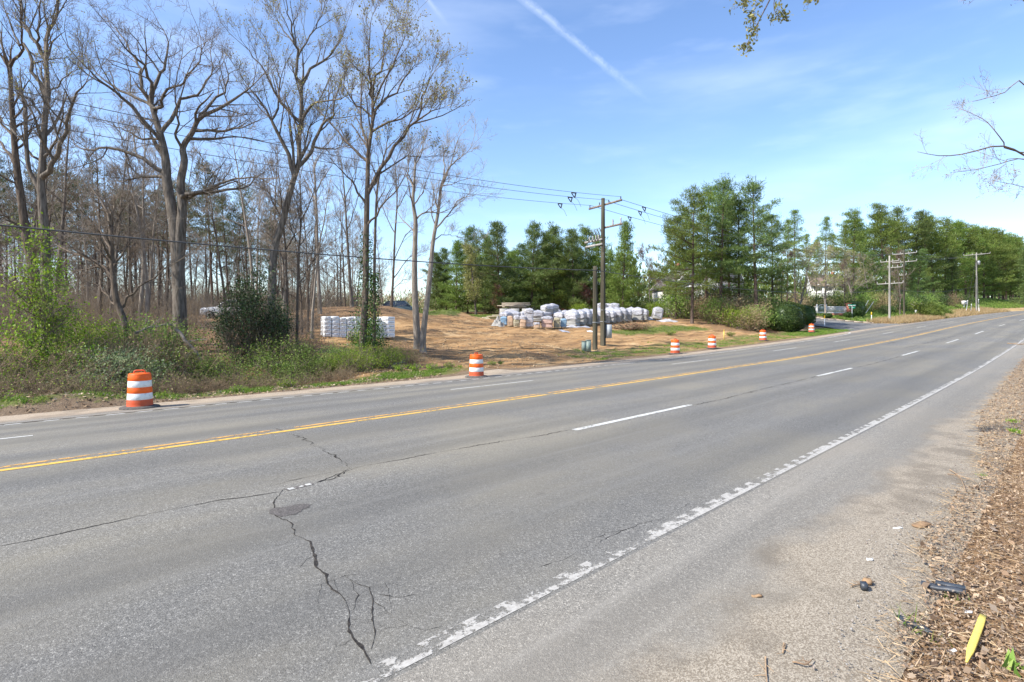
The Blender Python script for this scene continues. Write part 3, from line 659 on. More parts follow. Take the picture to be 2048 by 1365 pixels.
def guided_tree(name, label, base_px, Y, trunks, limbs, bark, twig, conf, seed, leafmat=None, leafn=0, leafsize=.08, spread_y=2.2, group=None):
    """limbs traced in the photograph, given depth of their own, then grown out"""
    rng = np.random.default_rng(seed); b = on(base_px, Y); base = np.array(b); T_ = thing(name, label, 'tree', b, 0, group)
    thick, fine_, tips, grown, grown_all = [], [], [], [], []
    for px, r0, r1 in trunks:
        dy = rng.uniform(-.3, .3); p_ = np.array([at(x, y, Y + dy * i / len(px)) for i, (x, y) in enumerate(px)]) - base
        if p_[0][2] < 1.5: p_ = np.vstack([[p_[0][0], p_[0][1], -.25], p_[p_[:, 2] > .1]])
        r0 *= .74; r1 *= .8; n = max(8, len(px) * 3); q = smooth_poly(p_, n); r = np.linspace(r0, r1, n); r[:2] *= (1.28, 1.1) if p_[0][2] < 0 else (1, 1)
        thick.append((q, r, 9)); grown.append((q[n // 2:], r[n // 2:])); grown_all.append((smooth_poly(q, 60), r))
    for px, r0, r1 in limbs:
        dy = rng.uniform(-1, 1) * spread_y; m = len(px); dd = [dy * (i / (m - 1)) ** 1.2 * m / 5 for i in range(m)]
        p_ = np.array([at(x, y, Y + d_) for (x, y), d_ in zip(px, dd)]) - base
        allp = np.concatenate([g for g, _ in grown_all]); k_ = int(np.argmin(((allp - p_[0]) ** 2).sum(1)))
        if np.linalg.norm(allp[k_] - p_[0]) < 1.6: sh = allp[k_] - p_[0]; p_ = p_ + sh * np.linspace(1, 0, m)[:, None] ** 2
        n = max(7, m * 2 + 1); q = smooth_poly(p_, n); q[1:-1] += rng.normal(size=(n - 2, 3)) * .045; r = np.linspace(r0, r1, n); thick.append((q, r, 6)); grown.append((q, r)); grown_all.append((smooth_poly(q, 30), r))
    for q, r in grown: spread(rng, thick, fine_, tips, q, r, 0, conf)
    for q, r in grown:         # leaders run on past the traced tips
        for _ in range(2):
            d = unit(q[-1] - q[-2]); L = rng.uniform(1.0, 2.2); e = branch_poly(rng, q[-1], turn(rng, d, rng.uniform(.1, .5)), L, .14, .06, 5); rr = np.linspace(r[-1] * .85, conf['rmin'], 5)
            fine_.append((e, rr, 4)); spread(rng, fine_, fine_, tips, e, rr, 1, conf)
    MB().tubes(thick).build('trunk', bark, T_, True)
    cr = MB().tubes(fine_).build('crown', twig, T_, True)
    if leafmat:
        tp = np.array(tips); P = tp[rng.integers(0, len(tp), leafn)] + rng.normal(size=(leafn, 3)) * .12
        P = P[P[:, 2] > np.quantile(tp[:, 2], .18)]
        MB().leaves(P, rng, leafsize, .6).build('young_leaves', leafmat, T_)
    return T_
def bare_tree(seed, H, r, bark, twig, conf, h0=.3, nb=16, name='bare_tree', label='', group='', leafmat=None, leafn=0, lean=.03, leafsize=.1, Lr=.30):
    rng = np.random.default_rng(seed); T_ = thing(name, label, 'tree', (0, 0, -50), 0, group)
    q = branch_poly(rng, np.array([0, 0, -.3]), unit(np.array([rng.normal() * lean, rng.normal() * lean, 1])), H, .035, .03, 12); rad = np.linspace(r, r * .12, 12); rad[0] *= 1.25
    thick, fine_, tips = [(q, rad, 7)], [], []
    for k in range(nb):
        u = h0 + (1 - h0) * (k + rng.uniform()) / nb; x = u * 11; i = min(int(x), 10); f = x - i; p = q[i] * (1 - f) + q[i + 1] * f; d = unit(q[i + 1] - q[i])
        L = H * Lr * (1.2 - .8 * u) * rng.uniform(.6, 1.3); rr = max(.012, rad[i] * .45)
        e = branch_poly(rng, p, turn(rng, d, math.radians(rng.uniform(30, 68))), L, .1, .07, 6); rv = np.linspace(rr, .009, 6); thick.append((e, rv, 4)); spread(rng, fine_, fine_, tips, e, rv, 1, conf)
    MB().tubes(thick).build('trunk', bark, T_, True); MB().tubes(fine_).build('crown', twig, T_, True)
    if leafmat:
        tp = np.array(tips); P = tp[rng.integers(0, len(tp), leafn)] + rng.normal(size=(leafn, 3)) * .2; MB().leaves(P, rng, leafsize, .6).build('young_leaves', leafmat, T_)
    return Kit(T_)
def pine(seed, H, h0, Lm, needle, label, group, dens=1.0, name='pine_tree', r=None, droop=0.0, stub=0, blade=(.22, .42, .06), top=.62, clump=.26):
    rng = np.random.default_rng(seed); T_ = thing(name, label, 'tree', (0, 0, -50), 0, group)
    q = branch_poly(rng, np.array([0, 0, -.3]), unit(np.array([rng.normal() * .02, rng.normal() * .02, 1])), H, .012, .03, 14); r = r or .0135 * H; rad = np.linspace(r, .03, 14); rad[0] *= 1.2
    thick, P, D = [(q, rad, 8)], [], []
    def axis_at(u): x = u * 13; i = min(int(x), 12); f = x - i; return q[i] * (1 - f) + q[i + 1] * f
    u = h0; side_bias = rng.uniform(0, 6.28); lp = rng.uniform(0, 6.28, 4); lk = rng.integers(1, 4, 4)
    def lobe(az, rel): return .80 + .34 * math.sin(lk[0] * az + lp[0] + 5 * rel) * math.cos(7.5 * rel + lp[1]) + .26 * math.sin(lk[1] * az + lp[2] - 9 * rel)
    while u < .985:
        rel = (u - h0) / (1 - h0); nb = int(rng.integers(4, 7)) if rng.random() > .12 else 2; az0 = rng.uniform(0, 6.28)
        for k in range(nb):
            az = az0 + k * 6.283 / nb + rng.normal() * .25
            L = H * Lm * ((1 - rel) ** top * (.75 + .25 * min(1, rel * 4)) + .035) * rng.uniform(.55, 1.25) * (1 + .18 * math.cos(az - side_bias)) * max(.35, lobe(az, rel))
            el = math.radians(-6 - 12 * droop + 46 * rel ** 1.3 + rng.normal() * 8); d = np.array([math.cos(az) * math.cos(el), math.sin(az) * math.cos(el), math.sin(el)])
            p = axis_at(min(.995, u + rng.uniform(0, .015))); e = branch_poly(rng, p, d, L, .07, .07 - .05 * droop, 6); rb = max(.012, .012 * L); thick.append((e, np.linspace(rb, .008, 6), 4))
            ns = max(2, int(L / .42 * dens)); us = np.clip(rng.uniform(.28, 1.03, ns), 0, 1)
            for v in us:
                x = v * 5; i = min(int(x), 4); f = x - i; c0 = e[i] * (1 - f) + e[i + 1] * f; ax = unit(e[i + 1] - e[i])
                sd = unit(np.cross(ax, UP)) * (1 if rng.random() < .5 else -1); off = rng.uniform(0, .36) * L * (1.05 - v * .75)
                cc = c0 + (sd * .85 + ax * .5) * off + UP * rng.uniform(0, .12)
                n = int(rng.integers(15, 26)); P.append(cc + rng.normal(size=(n, 3)) * (clump, clump, clump * .5)); dv = unit(ax * .45 + sd * .35 + UP * .45); D.append(unit(dv + rng.normal(size=(n, 3)) * .55))
                if off > .5: thick.append((np.array([c0, (c0 + cc) / 2 + UP * .03, cc]), np.array([.014, .010, .006]), 3))
        u += (.05 - .018 * rel) * rng.uniform(.75, 1.3) * (10 / H) ** .3
    for _ in range(stub):
        v = rng.uniform(h0 * .4, h0); p = axis_at(v); az = rng.uniform(0, 6.28); d = np.array([math.cos(az), math.sin(az), rng.uniform(-.2, .25)])
        thick.append((branch_poly(rng, p, unit(d), rng.uniform(.6, 2.4), .12, -.02, 4), np.array([.022, .016, .011, .006]), 3))
    MB().tubes(thick).build('trunk', 'bark_pine', T_, True)
    P = np.concatenate(P); D = np.concatenate(D); n = len(P)
    MB().blades(P, D, rng.uniform(blade[0], blade[1], n), rng.uniform(.7, 1.3, n) * blade[2], rng).build('crown', needle, T_); return Kit(T_)
def shrub(seed, w_, h, leafmat, nleaf, size, label, group, stem='twig_brown', nstem=26, name='leafy_shrub', clumps=46, cl=.2, aspect=.6, low=.05, cat='shrub'):
    rng = np.random.default_rng(seed); T_ = thing(name, label, cat, (0, 0, -50), 0, group)
    cs = []
    while len(cs) < clumps:
        p = rng.uniform(-1, 1, 3)
        if .25 < p @ p < 1: cs.append((p[0] * w_ / 2, p[1] * w_ / 2, h * (low + (1 - low) * (p[2] + 1) / 2)))
    cs = np.array(cs); polys, tips = [], []
    for k in range(nstem):
        c_ = cs[k % clumps]; b = np.array([rng.normal() * .1 * w_, rng.normal() * .1 * w_, -.1]); mid = (b + c_) / 2 + rng.normal(size=3) * .1 * w_
        q = smooth_poly([b, mid, c_], 6); rv = np.linspace(.018, .006, 6); polys.append((q, rv, 4)); spread(rng, polys, polys, tips, q, rv, 2, cfg(rmin=.004, n=[0, 0, 4, 3], lmin=.15))
    MB().tubes(polys).build('stems', stem, T_, True)
    if nleaf:
        P = cs[rng.integers(0, clumps, nleaf)] + rng.normal(size=(nleaf, 3)) * (cl * w_ * .6, cl * w_ * .6, cl * h * .55); P[:, 2] = np.abs(P[:, 2])
        MB().leaves(P, rng, size, aspect).build('foliage', leafmat, T_)
    return Kit(T_)
def bramble(seed, w_, h, mat_, label, group, n=60, leafmat=None, nleaf=0, name='bare_thicket'):
    rng = np.random.default_rng(seed); T_ = thing(name, label, 'thicket', (0, 0, -50), 0, group); polys, tips = [], []
    for _ in range(n):
        b = np.array([rng.uniform(-.5, .5) * w_, rng.uniform(-.5, .5) * w_ * .6, -.08]); d = unit(np.array([rng.normal() * .5, rng.normal() * .5, 1])); L = h * rng.uniform(.5, 1.25)
        q = branch_poly(rng, b, d, L, .16, -.05, 6); rv = np.linspace(.010, .004, 6) * (h / 1.6) ** .5; polys.append((q, rv, 3)); spread(rng, polys, polys, tips, q, rv, 2, cfg(rmin=.0035, n=[0, 0, 5, 3], lmin=.15, ang=(30, 80)))
    MB().tubes(polys).build('stems', mat_, T_, True)
    if leafmat:
        tp = np.array(tips); P = tp[rng.integers(0, len(tp), nleaf)] + rng.normal(size=(nleaf, 3)) * .06; MB().leaves(P, rng, .055, .6).build('foliage', leafmat, T_)
    return Kit(T_)
prng = np.random.default_rng(77)
def rot(): return float(prng.uniform(0, 6.28))

# ------------------------------------------------------------------ the tall trees at the edge of the wood
GN = cfg(n=[6, 4, 4, 2], wig=.17, ang=(28, 66), lift=.12, up=.05)
guided_tree('twin_oak_tree', 'huge bare oak with two trunks and crooked gnarled limbs', 360, 26.5,
    [([(362, 700), (358, 568), (351, 467), (344, 420), (334, 363), (332, 323), (323, 277), (312, 240), (303, 209)], .42, .13),
     ([(357, 560), (360, 470), (365, 420), (361, 369), (369, 323), (366, 295), (385, 265), (400, 237), (443, 215), (480, 191), (505, 172)], .33, .035)],
    [([(303, 209), (282, 170), (282, 140), (270, 118), (240, 70), (225, 48)], .09, .02),
     ([(305, 200), (304, 166), (295, 145), (277, 117), (255, 101), (238, 78)], .09, .02),
     ([(312, 212), (326, 212), (325, 197), (335, 181), (363, 169), (378, 148), (397, 129), (403, 101)], .085, .02),
     ([(308, 203), (320, 154), (335, 123), (335, 92), (328, 62)], .09, .02),
     ([(320, 283), (289, 246), (246, 200), (215, 172), (185, 148), (138, 98)], .10, .02),
     ([(300, 215), (283, 200), (237, 178), (200, 155), (170, 110)], .08, .018),
     ([(332, 348), (295, 323), (265, 308), (215, 295), (182, 305), (150, 290)], .11, .02),
     ([(328, 351), (289, 351), (262, 360), (236, 363)], .08, .018),
     ([(314, 280), (277, 277), (255, 262), (235, 255)], .06, .015),
     ([(363, 400), (378, 388), (400, 384), (443, 366), (477, 357), (520, 357)], .12, .02),
     ([(364, 405), (400, 390), (455, 382), (492, 375), (522, 350)], .10, .02),
     ([(330, 265), (354, 231), (363, 200), (385, 191), (409, 175), (425, 138), (421, 108)], .10, .018),
     ([(385, 286), (431, 283), (461, 274), (522, 282)], .08, .018),
     ([(397, 265), (431, 265), (474, 255), (520, 240)], .08, .018),
     ([(400, 237), (415, 215), (449, 185), (455, 154), (446, 117)], .08, .018),
     ([(366, 300), (352, 270), (358, 235), (350, 190), (362, 120)], .07, .018)],
    'bark_grey', 'twig_brown', GN, 21, spread_y=2.6)
guided_tree('leaning_poplar_tree', 'tall leaning tree with a forked trunk and sparse yellow-green buds', 541, 28,
    [([(540, 690), (543, 600), (546, 529), (552, 486), (565, 446), (575, 405), (588, 357), (598, 323), (598, 277), (602, 240), (603, 172)], .30, .10)],
    [([(603, 172), (594, 150), (594, 101), (585, 77), (578, 31), (572, 0)], .09, .018),
     ([(603, 172), (618, 145), (643, 123), (671, 105), (689, 62)], .085, .018),
     ([(598, 243), (566, 212), (548, 182), (523, 138), (498, 101)], .085, .018),
     ([(585, 351), (569, 302), (548, 252), (538, 231), (520, 200), (492, 166)], .11, .018),
     ([(548, 245), (560, 209), (557, 154), (540, 100)], .06, .014),
     ([(600, 338), (625, 298), (643, 255), (665, 235), (666, 212), (680, 170)], .11, .018),
     ([(628, 298), (658, 298), (695, 292)], .06, .014),
     ([(605, 243), (618, 215), (640, 203), (671, 200), (698, 190)], .08, .016),
     ([(597, 120), (620, 80), (640, 40), (652, 8)], .05, .012),
     ([(585, 95), (565, 60), (545, 30)], .05, .012),
     ([(598, 330), (612, 290), (616, 262), (640, 240)], .07, .014)],
    'bark_grey', 'twig_grey', cfg(lift=.26, up=.08, n=[6, 4, 3, 3], ang=(18, 44)), 22, 'leaf_bud', 3600, .08)
guided_tree('budding_maple_tree', 'tall upright tree with ivy on its lower trunk and yellow-green young leaves', 727, 26,
    [([(725, 700), (731, 585), (732, 492), (734, 400), (735, 369), (737, 302), (745, 246), (745, 197)], .24, .075),
     ([(748, 695), (749, 600), (749, 523), (752, 420), (757, 360), (772, 300)], .13, .04)],
    [([(745, 197), (741, 165), (738, 120), (741, 46)], .07, .015), ([(745, 200), (751, 160), (763, 129), (769, 77), (778, 50)], .07, .015),
     ([(746, 240), (757, 212), (785, 188), (806, 166), (828, 132)], .075, .015), ([(748, 268), (788, 243), (818, 228), (848, 205)], .06, .014),
     ([(736, 390), (769, 326), (803, 277), (834, 237), (849, 185), (865, 148)], .10, .016), ([(734, 298), (723, 255), (723, 185), (726, 138)], .075, .015),
     ([(734, 326), (702, 295), (671, 262), (640, 222)], .07, .014), ([(723, 234), (708, 209), (689, 178), (690, 130)], .05, .013),
     ([(735, 385), (757, 357), (803, 317), (852, 315)], .06, .014), ([(834, 237), (862, 222), (888, 215)], .045, .012), ([(745, 215), (770, 160), (795, 110), (808, 78)], .05, .013),
     ([(735, 420), (715, 380), (690, 350), (672, 330)], .06, .014), ([(735, 450), (760, 420), (790, 385), (812, 345)], .06, .014)],
    'bark_brown', 'twig_grey', cfg(lift=.24, up=.07, n=[6, 4, 3, 3], ang=(20, 46)), 23, 'leaf_bud', 5600, .09)
guided_tree('forked_tree', 'tall bare tree forking high, trunk standing behind the bright green sapling', 92, 23.5,
    [([(93, 700), (92, 540), (89, 467), (84, 400), (82, 369), (86, 308), (89, 246), (95, 185), (92, 123)], .27, .10),
     ([(88, 430), (77, 378), (58, 338), (52, 277), (51, 213)], .13, .085)],
    [([(92, 123), (70, 85), (48, 50), (43, 20), (50, -25)], .085, .03), ([(92, 123), (98, 74), (118, 22), (112, -30)], .085, .03), ([(80, 104), (76, 62), (82, -5)], .06, .02),
     ([(83, 360), (101, 338), (123, 292), (135, 240), (151, 188), (172, 166)], .12, .02), ([(88, 203), (62, 138), (46, 92), (31, 80), (9, 18)], .085, .02),
     ([(86, 320), (110, 290), (124, 240), (128, 190)], .06, .015), ([(88, 240), (70, 215), (45, 190), (18, 180)], .05, .014), ([(151, 188), (142, 165), (145, 150), (155, 138)], .04, .012),
     ([(84, 330), (60, 300), (30, 262), (0, 230)], .06, .015)],
    'bark_grey', 'twig_grey', cfg(n=[6, 4, 3, 2], lift=.16), 24, 'leaf_bud', 1600, .07)
guided_tree('dark_trunk_tree', 'dark-barked bare tree with many low side limbs beside the forked tree', 70, 25,
    [([(72, 700), (71, 568), (54, 484), (44, 410), (34, 338), (28, 277), (23, 197), (20, 135)], .29, .09)],
    [([(20, 135), (40, 100), (44, 60), (40, 10)], .07, .02), ([(20, 135), (0, 105), (-25, 80)], .07, .02), ([(34, 338), (10, 300), (-25, 260)], .09, .02), ([(30, 290), (8, 250), (-20, 200)], .07, .018),
     ([(42, 400), (15, 360), (-20, 340)], .07, .018), ([(50, 470), (22, 440), (-15, 425)], .06, .018), ([(26, 240), (50, 215), (80, 205)], .05, .015), ([(30, 300), (62, 270), (84, 230)], .05, .015)],
    'bark_brown', 'twig_brown', cfg(n=[5, 4, 3, 2]), 25)
guided_tree('pale_trunk_tree', 'bare tree with a smooth pale straight trunk at the edge of the dirt lot', 834, 33.5,
    [([(834, 672), (830, 595), (829, 539), (830, 484), (831, 442), (826, 405), (828, 369), (831, 323)], .31, .07)],
    [([(831, 442), (850, 425), (883, 426), (910, 412)], .06, .012), ([(828, 380), (815, 340), (818, 300)], .05, .012), ([(831, 330), (845, 300), (850, 270)], .045, .012), ([(830, 470), (805, 440), (790, 420)], .05, .012), ([(827, 410), (845, 385), (862, 340)], .05, .012)],
    'bark_pale', 'twig_pale', cfg(n=[5, 4, 3, 2]), 26)
guided_tree('curved_trunk_tree', 'bare tree with a trunk curving to one side beside the pale straight trunk', 848, 33.0,
    [([(846, 672), (855, 595), (861, 539), (866, 484), (877, 420), (883, 369), (901, 332)], .27, .06)],
    [([(901, 332), (918, 318), (938, 300)], .05, .012), ([(872, 460), (897, 428), (919, 400), (945, 392)], .06, .012), ([(883, 369), (900, 370), (925, 360)], .04, .011), ([(870, 455), (862, 420), (868, 380)], .04, .012), ([(890, 350), (888, 320), (900, 285)], .045, .012), ([(868, 480), (890, 470), (912, 472)], .035, .01)],
    'bark_pale', 'twig_pale', cfg(n=[5, 4, 3, 2]), 27)
guided_tree('broken_tree', 'small dark tree with a snapped top and a low crooked limb in the thicket', 256, 22.5,
    [([(258, 690), (246, 636), (232, 599), (226, 542), (223, 500), (222, 452)], .19, .10)],
    [([(220, 560), (205, 538), (182, 521), (148, 508)], .09, .05), ([(240, 620), (262, 590), (300, 560), (345, 530)], .06, .014), ([(236, 610), (205, 580), (182, 560)], .05, .014), ([(224, 500), (205, 470), (195, 430)], .05, .012), ([(223, 470), (240, 430), (262, 400)], .05, .012), ([(226, 540), (250, 500), (262, 470)], .05, .012)],
    'bark_brown', 'twig_brown', cfg(n=[6, 4, 3, 2], ang=(30, 65)), 28)
guided_tree('slender_tree', 'slender straight bare tree behind the white carton stacks', 632, 44,
    [([(640, 660), (637, 560), (634, 470), (632, 400), (628, 330)], .22, .07)], [([(632, 400), (615, 370), (600, 340)], .06, .012), ([(632, 390), (650, 350), (668, 325)], .06, .012), ([(630, 340), (640, 310), (655, 290)], .05, .012)],
    'bark_pale', 'twig_pale', cfg(n=[5, 4, 3, 2], lift=.2), 29)

guided_tree('slim_dark_tree', 'slim dark bare tree standing just past the holly bush', 573, 29.5, [([(575, 690), (574, 600), (572, 520), (566, 440), (560, 370)], .11, .03)], [([(573, 540), (555, 500), (540, 470)], .04, .01), ([(571, 500), (590, 460), (600, 420)], .04, .01), ([(566, 440), (545, 400), (530, 370)], .04, .01)], 'bark_brown', 'twig_brown', cfg(n=[6, 4, 3, 2]), 33)
guided_tree('slim_dark_tree', 'slim dark bare tree between the holly and the white cartons', 593, 29.0, [([(594, 690), (595, 600), (597, 520), (602, 440), (600, 360)], .12, .03)], [([(595, 570), (620, 530), (640, 500)], .04, .01), ([(598, 500), (580, 450), (578, 410)], .04, .01), ([(602, 440), (622, 400), (630, 360)], .04, .01)], 'bark_brown', 'twig_brown', cfg(n=[6, 4, 3, 2]), 34)
guided_tree('slim_grey_tree', 'slim grey bare tree rising behind the middle of the white cartons', 692, 48, [([(704, 655), (700, 560), (694, 470), (690, 400), (684, 330)], .2, .05)], [([(696, 480), (680, 440), (664, 400)], .06, .012), ([(694, 460), (712, 410), (726, 370)], .06, .012), ([(690, 400), (705, 360), (712, 320)], .05, .012)], 'bark_grey', 'twig_grey', cfg(n=[6, 4, 3, 2], lift=.2), 35)
guided_tree('arching_tree', 'slim bare tree with arching limbs right of the ivy-clad trunks', 788, 52, [([(782, 650), (786, 560), (790, 470), (794, 400), (790, 330)], .17, .04)], [([(788, 520), (812, 470), (836, 450)], .05, .012), ([(787, 560), (815, 520), (838, 505)], .05, .012), ([(790, 470), (770, 430), (762, 390)], .05, .012), ([(793, 420), (815, 380), (826, 340)], .05, .012), ([(786, 580), (808, 560), (830, 560)], .04, .01)], 'bark_brown', 'twig_brown', cfg(n=[6, 5, 3, 2], lift=.1), 36)

# ------------------------------------------------------------------ the wood behind
WG = 'bare trees in the wood behind the thicket'
kits = []
for k, (H, r, bark, twig, h0, nb) in enumerate([(14.5, .16, 'bark_grey', 'twig_grey', .32, 15), (13, .12, 'bark_brown', 'twig_brown', .25, 16), (15.5, .15, 'bark_pale', 'twig_pale', .42, 13), (11.5, .10, 'bark_brown', 'twig_brown', .18, 17), (12.5, .11, 'bark_grey', 'twig_brown', .3, 15), (9.5, .07, 'bark_grey', 'twig_pale', .2, 15)]):
    kits.append(bare_tree(100 + k, H, r, bark, twig, cfg(n=[0, 5, 4, 3], lift=.14, rmin=.008), h0, nb, 'woodland_tree', ['thick grey bare tree in the wood behind the thicket', 'brown bare tree with low side branches in the wood', 'pale straight bare tree with a high crown in the wood', 'short brown bare tree branching near the ground in the wood', 'thin grey bare tree with brown twigs in the wood', 'slim pale-twigged young bare tree in the wood'][k], WG))
def col_of(t, d): return 1024 + F * (t * S - d * C) / np.maximum(t * C + d * S, .1)
def in_lot(t, d): return col_of(t, d) > 655 and d < 40
n_ = 0
while n_ < 185:
    x = prng.uniform(-140, 800); Y = 32 + 78 * prng.uniform() ** 1.1
    t, d = PX(x, Y)
    if in_lot(t, d) or (x > 625 and Y < 41) or (385 < x < 445 and Y < 53) or (x > 780 and Y < 66) or (300 < x < 420 and Y < 40): continue
    kits[int(prng.integers(0, 6))].put((t, d, gz(t, d)), rot(), prng.uniform(.66, 1.04) * (1 if x < 560 else .85)); n_ += 1
und = [bramble(140 + k, 4.2, 3.0, m_, 'mass of bare grey-brown twigs under the woodland trees', 'bare undergrowth in the wood', 44, name='undergrowth') for k, m_ in enumerate(['twig_brown', 'bramble', 'twig_grey'])]
n_ = 0
while n_ < 120:
    x = prng.uniform(-120, 720); Y = 30 + 62 * prng.uniform() ** .9; t, d = PX(x, Y)
    if in_lot(t, d) or (x > 625 and Y < 47) or (385 < x < 450 and Y < 52): continue
    und[int(prng.integers(0, 3))].put((t, d, gz(t, d)), rot(), prng.uniform(.6, 1.1) * (1 + max(0, Y - 55) / 60)); n_ += 1
n_ = 0
while n_ < 46:      # brush between the first trunks
    x = prng.uniform(-60, 610); Y = prng.uniform(25, 38); t, d = PX(x, Y)
    if d < 26.5 or (380 < x < 455): continue
    und[int(prng.integers(0, 3))].put((t, d, gz(t, d)), rot(), prng.uniform(.4, .8)); n_ += 1
PW = 'pines deep in the wood'
pk = [pine(160 + k, 16.5, .52, .17, 'needle_dull', 'sparse dull-green pine with a long bare trunk deep in the wood', PW, 1.1, r=.16, stub=8, top=.45) for k in range(3)]
for k in range(44):
    x = prng.uniform(-120, 480) if k < 36 else prng.uniform(420, 600); Y = prng.uniform(50, 82); t, d = PX(x, Y); pk[k % 3].put((t, d, gz(t, d)), rot(), prng.uniform(.78, 1.06) * (1 if x < 430 else .72))

# ------------------------------------------------------------------ roadside thicket on the left
TG = 'shrubs in the roadside thicket'
sap = bare_tree(180, 4.6, .05, 'bark_brown', 'twig_brown', cfg(n=[0, 5, 4, 3], rmin=.005, lmin=.15), .22, 20, 'leafy_sapling', 'slim sapling covered in bright green new leaves at the edge of the thicket', None, 'leaf_bright', 1700, .02, .085, .26)
sap.root.pop('group', None)
for x, d, s_ in ((97, 25.6, 1.12), (118, 26.2, .86), (72, 25.0, .72)):
    o = sap.put(gpt(x, d), rot(), s_); o['group'] = 'bright saplings in the thicket'
sb = [shrub(190 + k, 2.4, 1.9, 'leaf_bright', 1800, .075, 'bright yellow-green leafy shrub in the roadside thicket', TG, cl=.22) for k in range(2)]
for x, d, s_ in ((58, 24.2, .95), (150, 25.5, .95), (178, 27.0, 1.1), (205, 26.2, .85), (130, 27.5, 1.0), (20, 24.6, 1.0), (-20, 25, 1.1), (165, 24.2, .75), (235, 28, 1.0), (318, 27.5, .8)):
    sb[int(prng.integers(0, 2))].put(gpt(x, d, -.05), rot(), (s_, s_, s_ * prng.uniform(.8, 1.2)))
sg = shrub(195, 2.6, 1.5, 'leaf_sage', 3400, .07, 'grey-green rounded honeysuckle bush behind the first traffic drum', TG, 'twig_grey', cl=.2)
for x, d, s_ in ((215, 23.2, 1.05), (245, 23.9, 1.0), (272, 24.6, .9), (185, 22.8, .7)): sg.put(gpt(x, d, -.05), rot(), s_)
sm_ = [shrub(200 + k, 2.3, 1.7, 'leaf_mid', 2000, .075, 'mid-green leafy shrub in the roadside thicket', TG, cl=.22) for k in range(2)]
for x, d, s_ in ((300, 23.4, .8), (330, 24.5, .9), (295, 26, 1.1), (372, 24.0, .8), (408, 23.4, .62), (440, 23.6, .7), (462, 23.4, .8), (30, 23.0, .65), (110, 23.4, .7), (-10, 23, .7), (350, 26.5, 1.1), (560, 24.2, 1.05), (598, 23.6, .9), (632, 23.4, .62), (662, 23.6, .62), (690, 24.0, .6), (530, 23.2, .8), (578, 22.6, .7), (640, 22.8, .62)):
    sm_[int(prng.integers(0, 2))].put(gpt(x, d, -.05), rot(), (s_, s_, s_ * prng.uniform(.85, 1.15)))
sv = shrub(206, 2.2, 1.3, 'leaf_bright', 3600, .045, 'fine-leaved bright green shrub at the foot of the ivy-clad trunks', TG, cl=.24)
for x, d, s_ in ((722, 22.3, .95), (755, 22.9, .9), (700, 22.6, .8), (778, 23.5, .7)): sv.put(gpt(x, d, -.05), rot(), s_)
hol = shrub(208, 2.7, 4.2, 'leaf_dark', 5200, .10, 'tall dense dark green holly bush in the thicket', 'holly bushes', 'twig_brown', 60, 'holly_bush', 34, .17, .6, .02)
hol.put(gpt(512, 26.0, -.05), .3, (.85, .85, 1.0), 'tall dense dark green holly bush in the thicket')
hol.put(gpt(478, 26.4, -.05), 2.3, .78, 'lower dark green holly bush leaning against the tall one'); hol.put(gpt(546, 26.2, -.05), 4.1, .7, 'short dark green holly bush beside the ivy-strewn shrubs')
bk = [bramble(212 + k, 2.6, 1.15, 'bramble', ['tangle of brown brambles with tan withered leaves along the verge', 'tangle of brown brambles with bright new leaves along the verge'][k], 'bramble tangles along the verge', 74, ['leaf_tan', 'leaf_bright'][k], 420, 'bramble_tangle') for k in range(2)]
for x, d, s_ in ((448, 23.6, .6), (560, 25.6, 1.1), (595, 25.8, 1.1), (620, 25, .6), (280, 25, 1.4), (305, 26, 1.5), (185, 25, 1.3), (225, 25.4, 1.4), (95, 24, 1.2), (30, 24.5, 1.4), (655, 23.6, .5), (-40, 22, 1.), (5, 22.0, 1.05), (45, 22.2, 1.), (85, 21.9, .95), (125, 22.2, 1.), (165, 21.8, .85), (150, 23.4, 1.2), (60, 23.6, 1.2), (205, 21.7, .7), (300, 22.0, .75), (335, 22.2, .85), (372, 22.2, .85), (408, 22.0, .6), (445, 21.8, .7), (480, 21.9, .7), (515, 21.6, .6), (352, 24.2, 1.25), (320, 25.5, 1.3), (378, 25.8, 1.0), (660, 21.9, .6), (690, 21.6, .5), (610, 21.6, .5), (790, 23.6, .8), (806, 24.4, .7), (815, 23.4, .55), (780, 24.8, .9), (280, 22.6, .9), (560, 21.7, .55)):
    bk[int(prng.integers(0, 2))].put(gpt(x, d, -.03), rot(), (s_, s_, s_ * prng.uniform(.8, 1.15)))
# ivy climbing the two trunks of the budding tree
irng = np.random.default_rng(31); P = []
for pts, r0, r1, top in (([(725, 690), (731, 585), (732, 530), (733, 470)], .19, .16, 430), ([(748, 690), (749, 600), (749, 545)], .11, .1, 500)):
    q = smooth_poly(np.array([at(x, y, 26) for x, y in pts]), 60); n = 1700; u = irng.uniform(0, 1, n) ** 1.9 * 59; i = np.minimum(u.astype(int), 58); f = (u - i)[:, None]
    c_ = q[i] * (1 - f) + q[i + 1] * f; a = irng.uniform(0, 6.28, n); thick_ = (r0 + .02 + np.abs(irng.normal(size=n)) * (.07 + .28 * (1 - u / 59) ** 3)); P.append(c_ + np.stack([np.cos(a) * thick_, np.sin(a) * thick_, irng.normal(size=n) * .05], 1))
P = np.concatenate(P); b0 = on(735, 26); iv = thing('climbing_ivy', 'green ivy climbing the lower trunks of the budding tree', 'ivy', b0)
MB().leaves(P - np.array(b0), irng, .075, .8).build('foliage', 'leaf_hedge', iv)
ivb = shrub(221, 2.3, 2.5, 'leaf_bright', 4200, .075, 'heaped bright green vines around the foot of the ivy-clad trunks', None, cl=.2, name='vine_heap', cat='vine'); ivb.root.pop('group', None)
ivb.put(gpt(733, 24.2, -.1), .5, (.62, .6, .95))
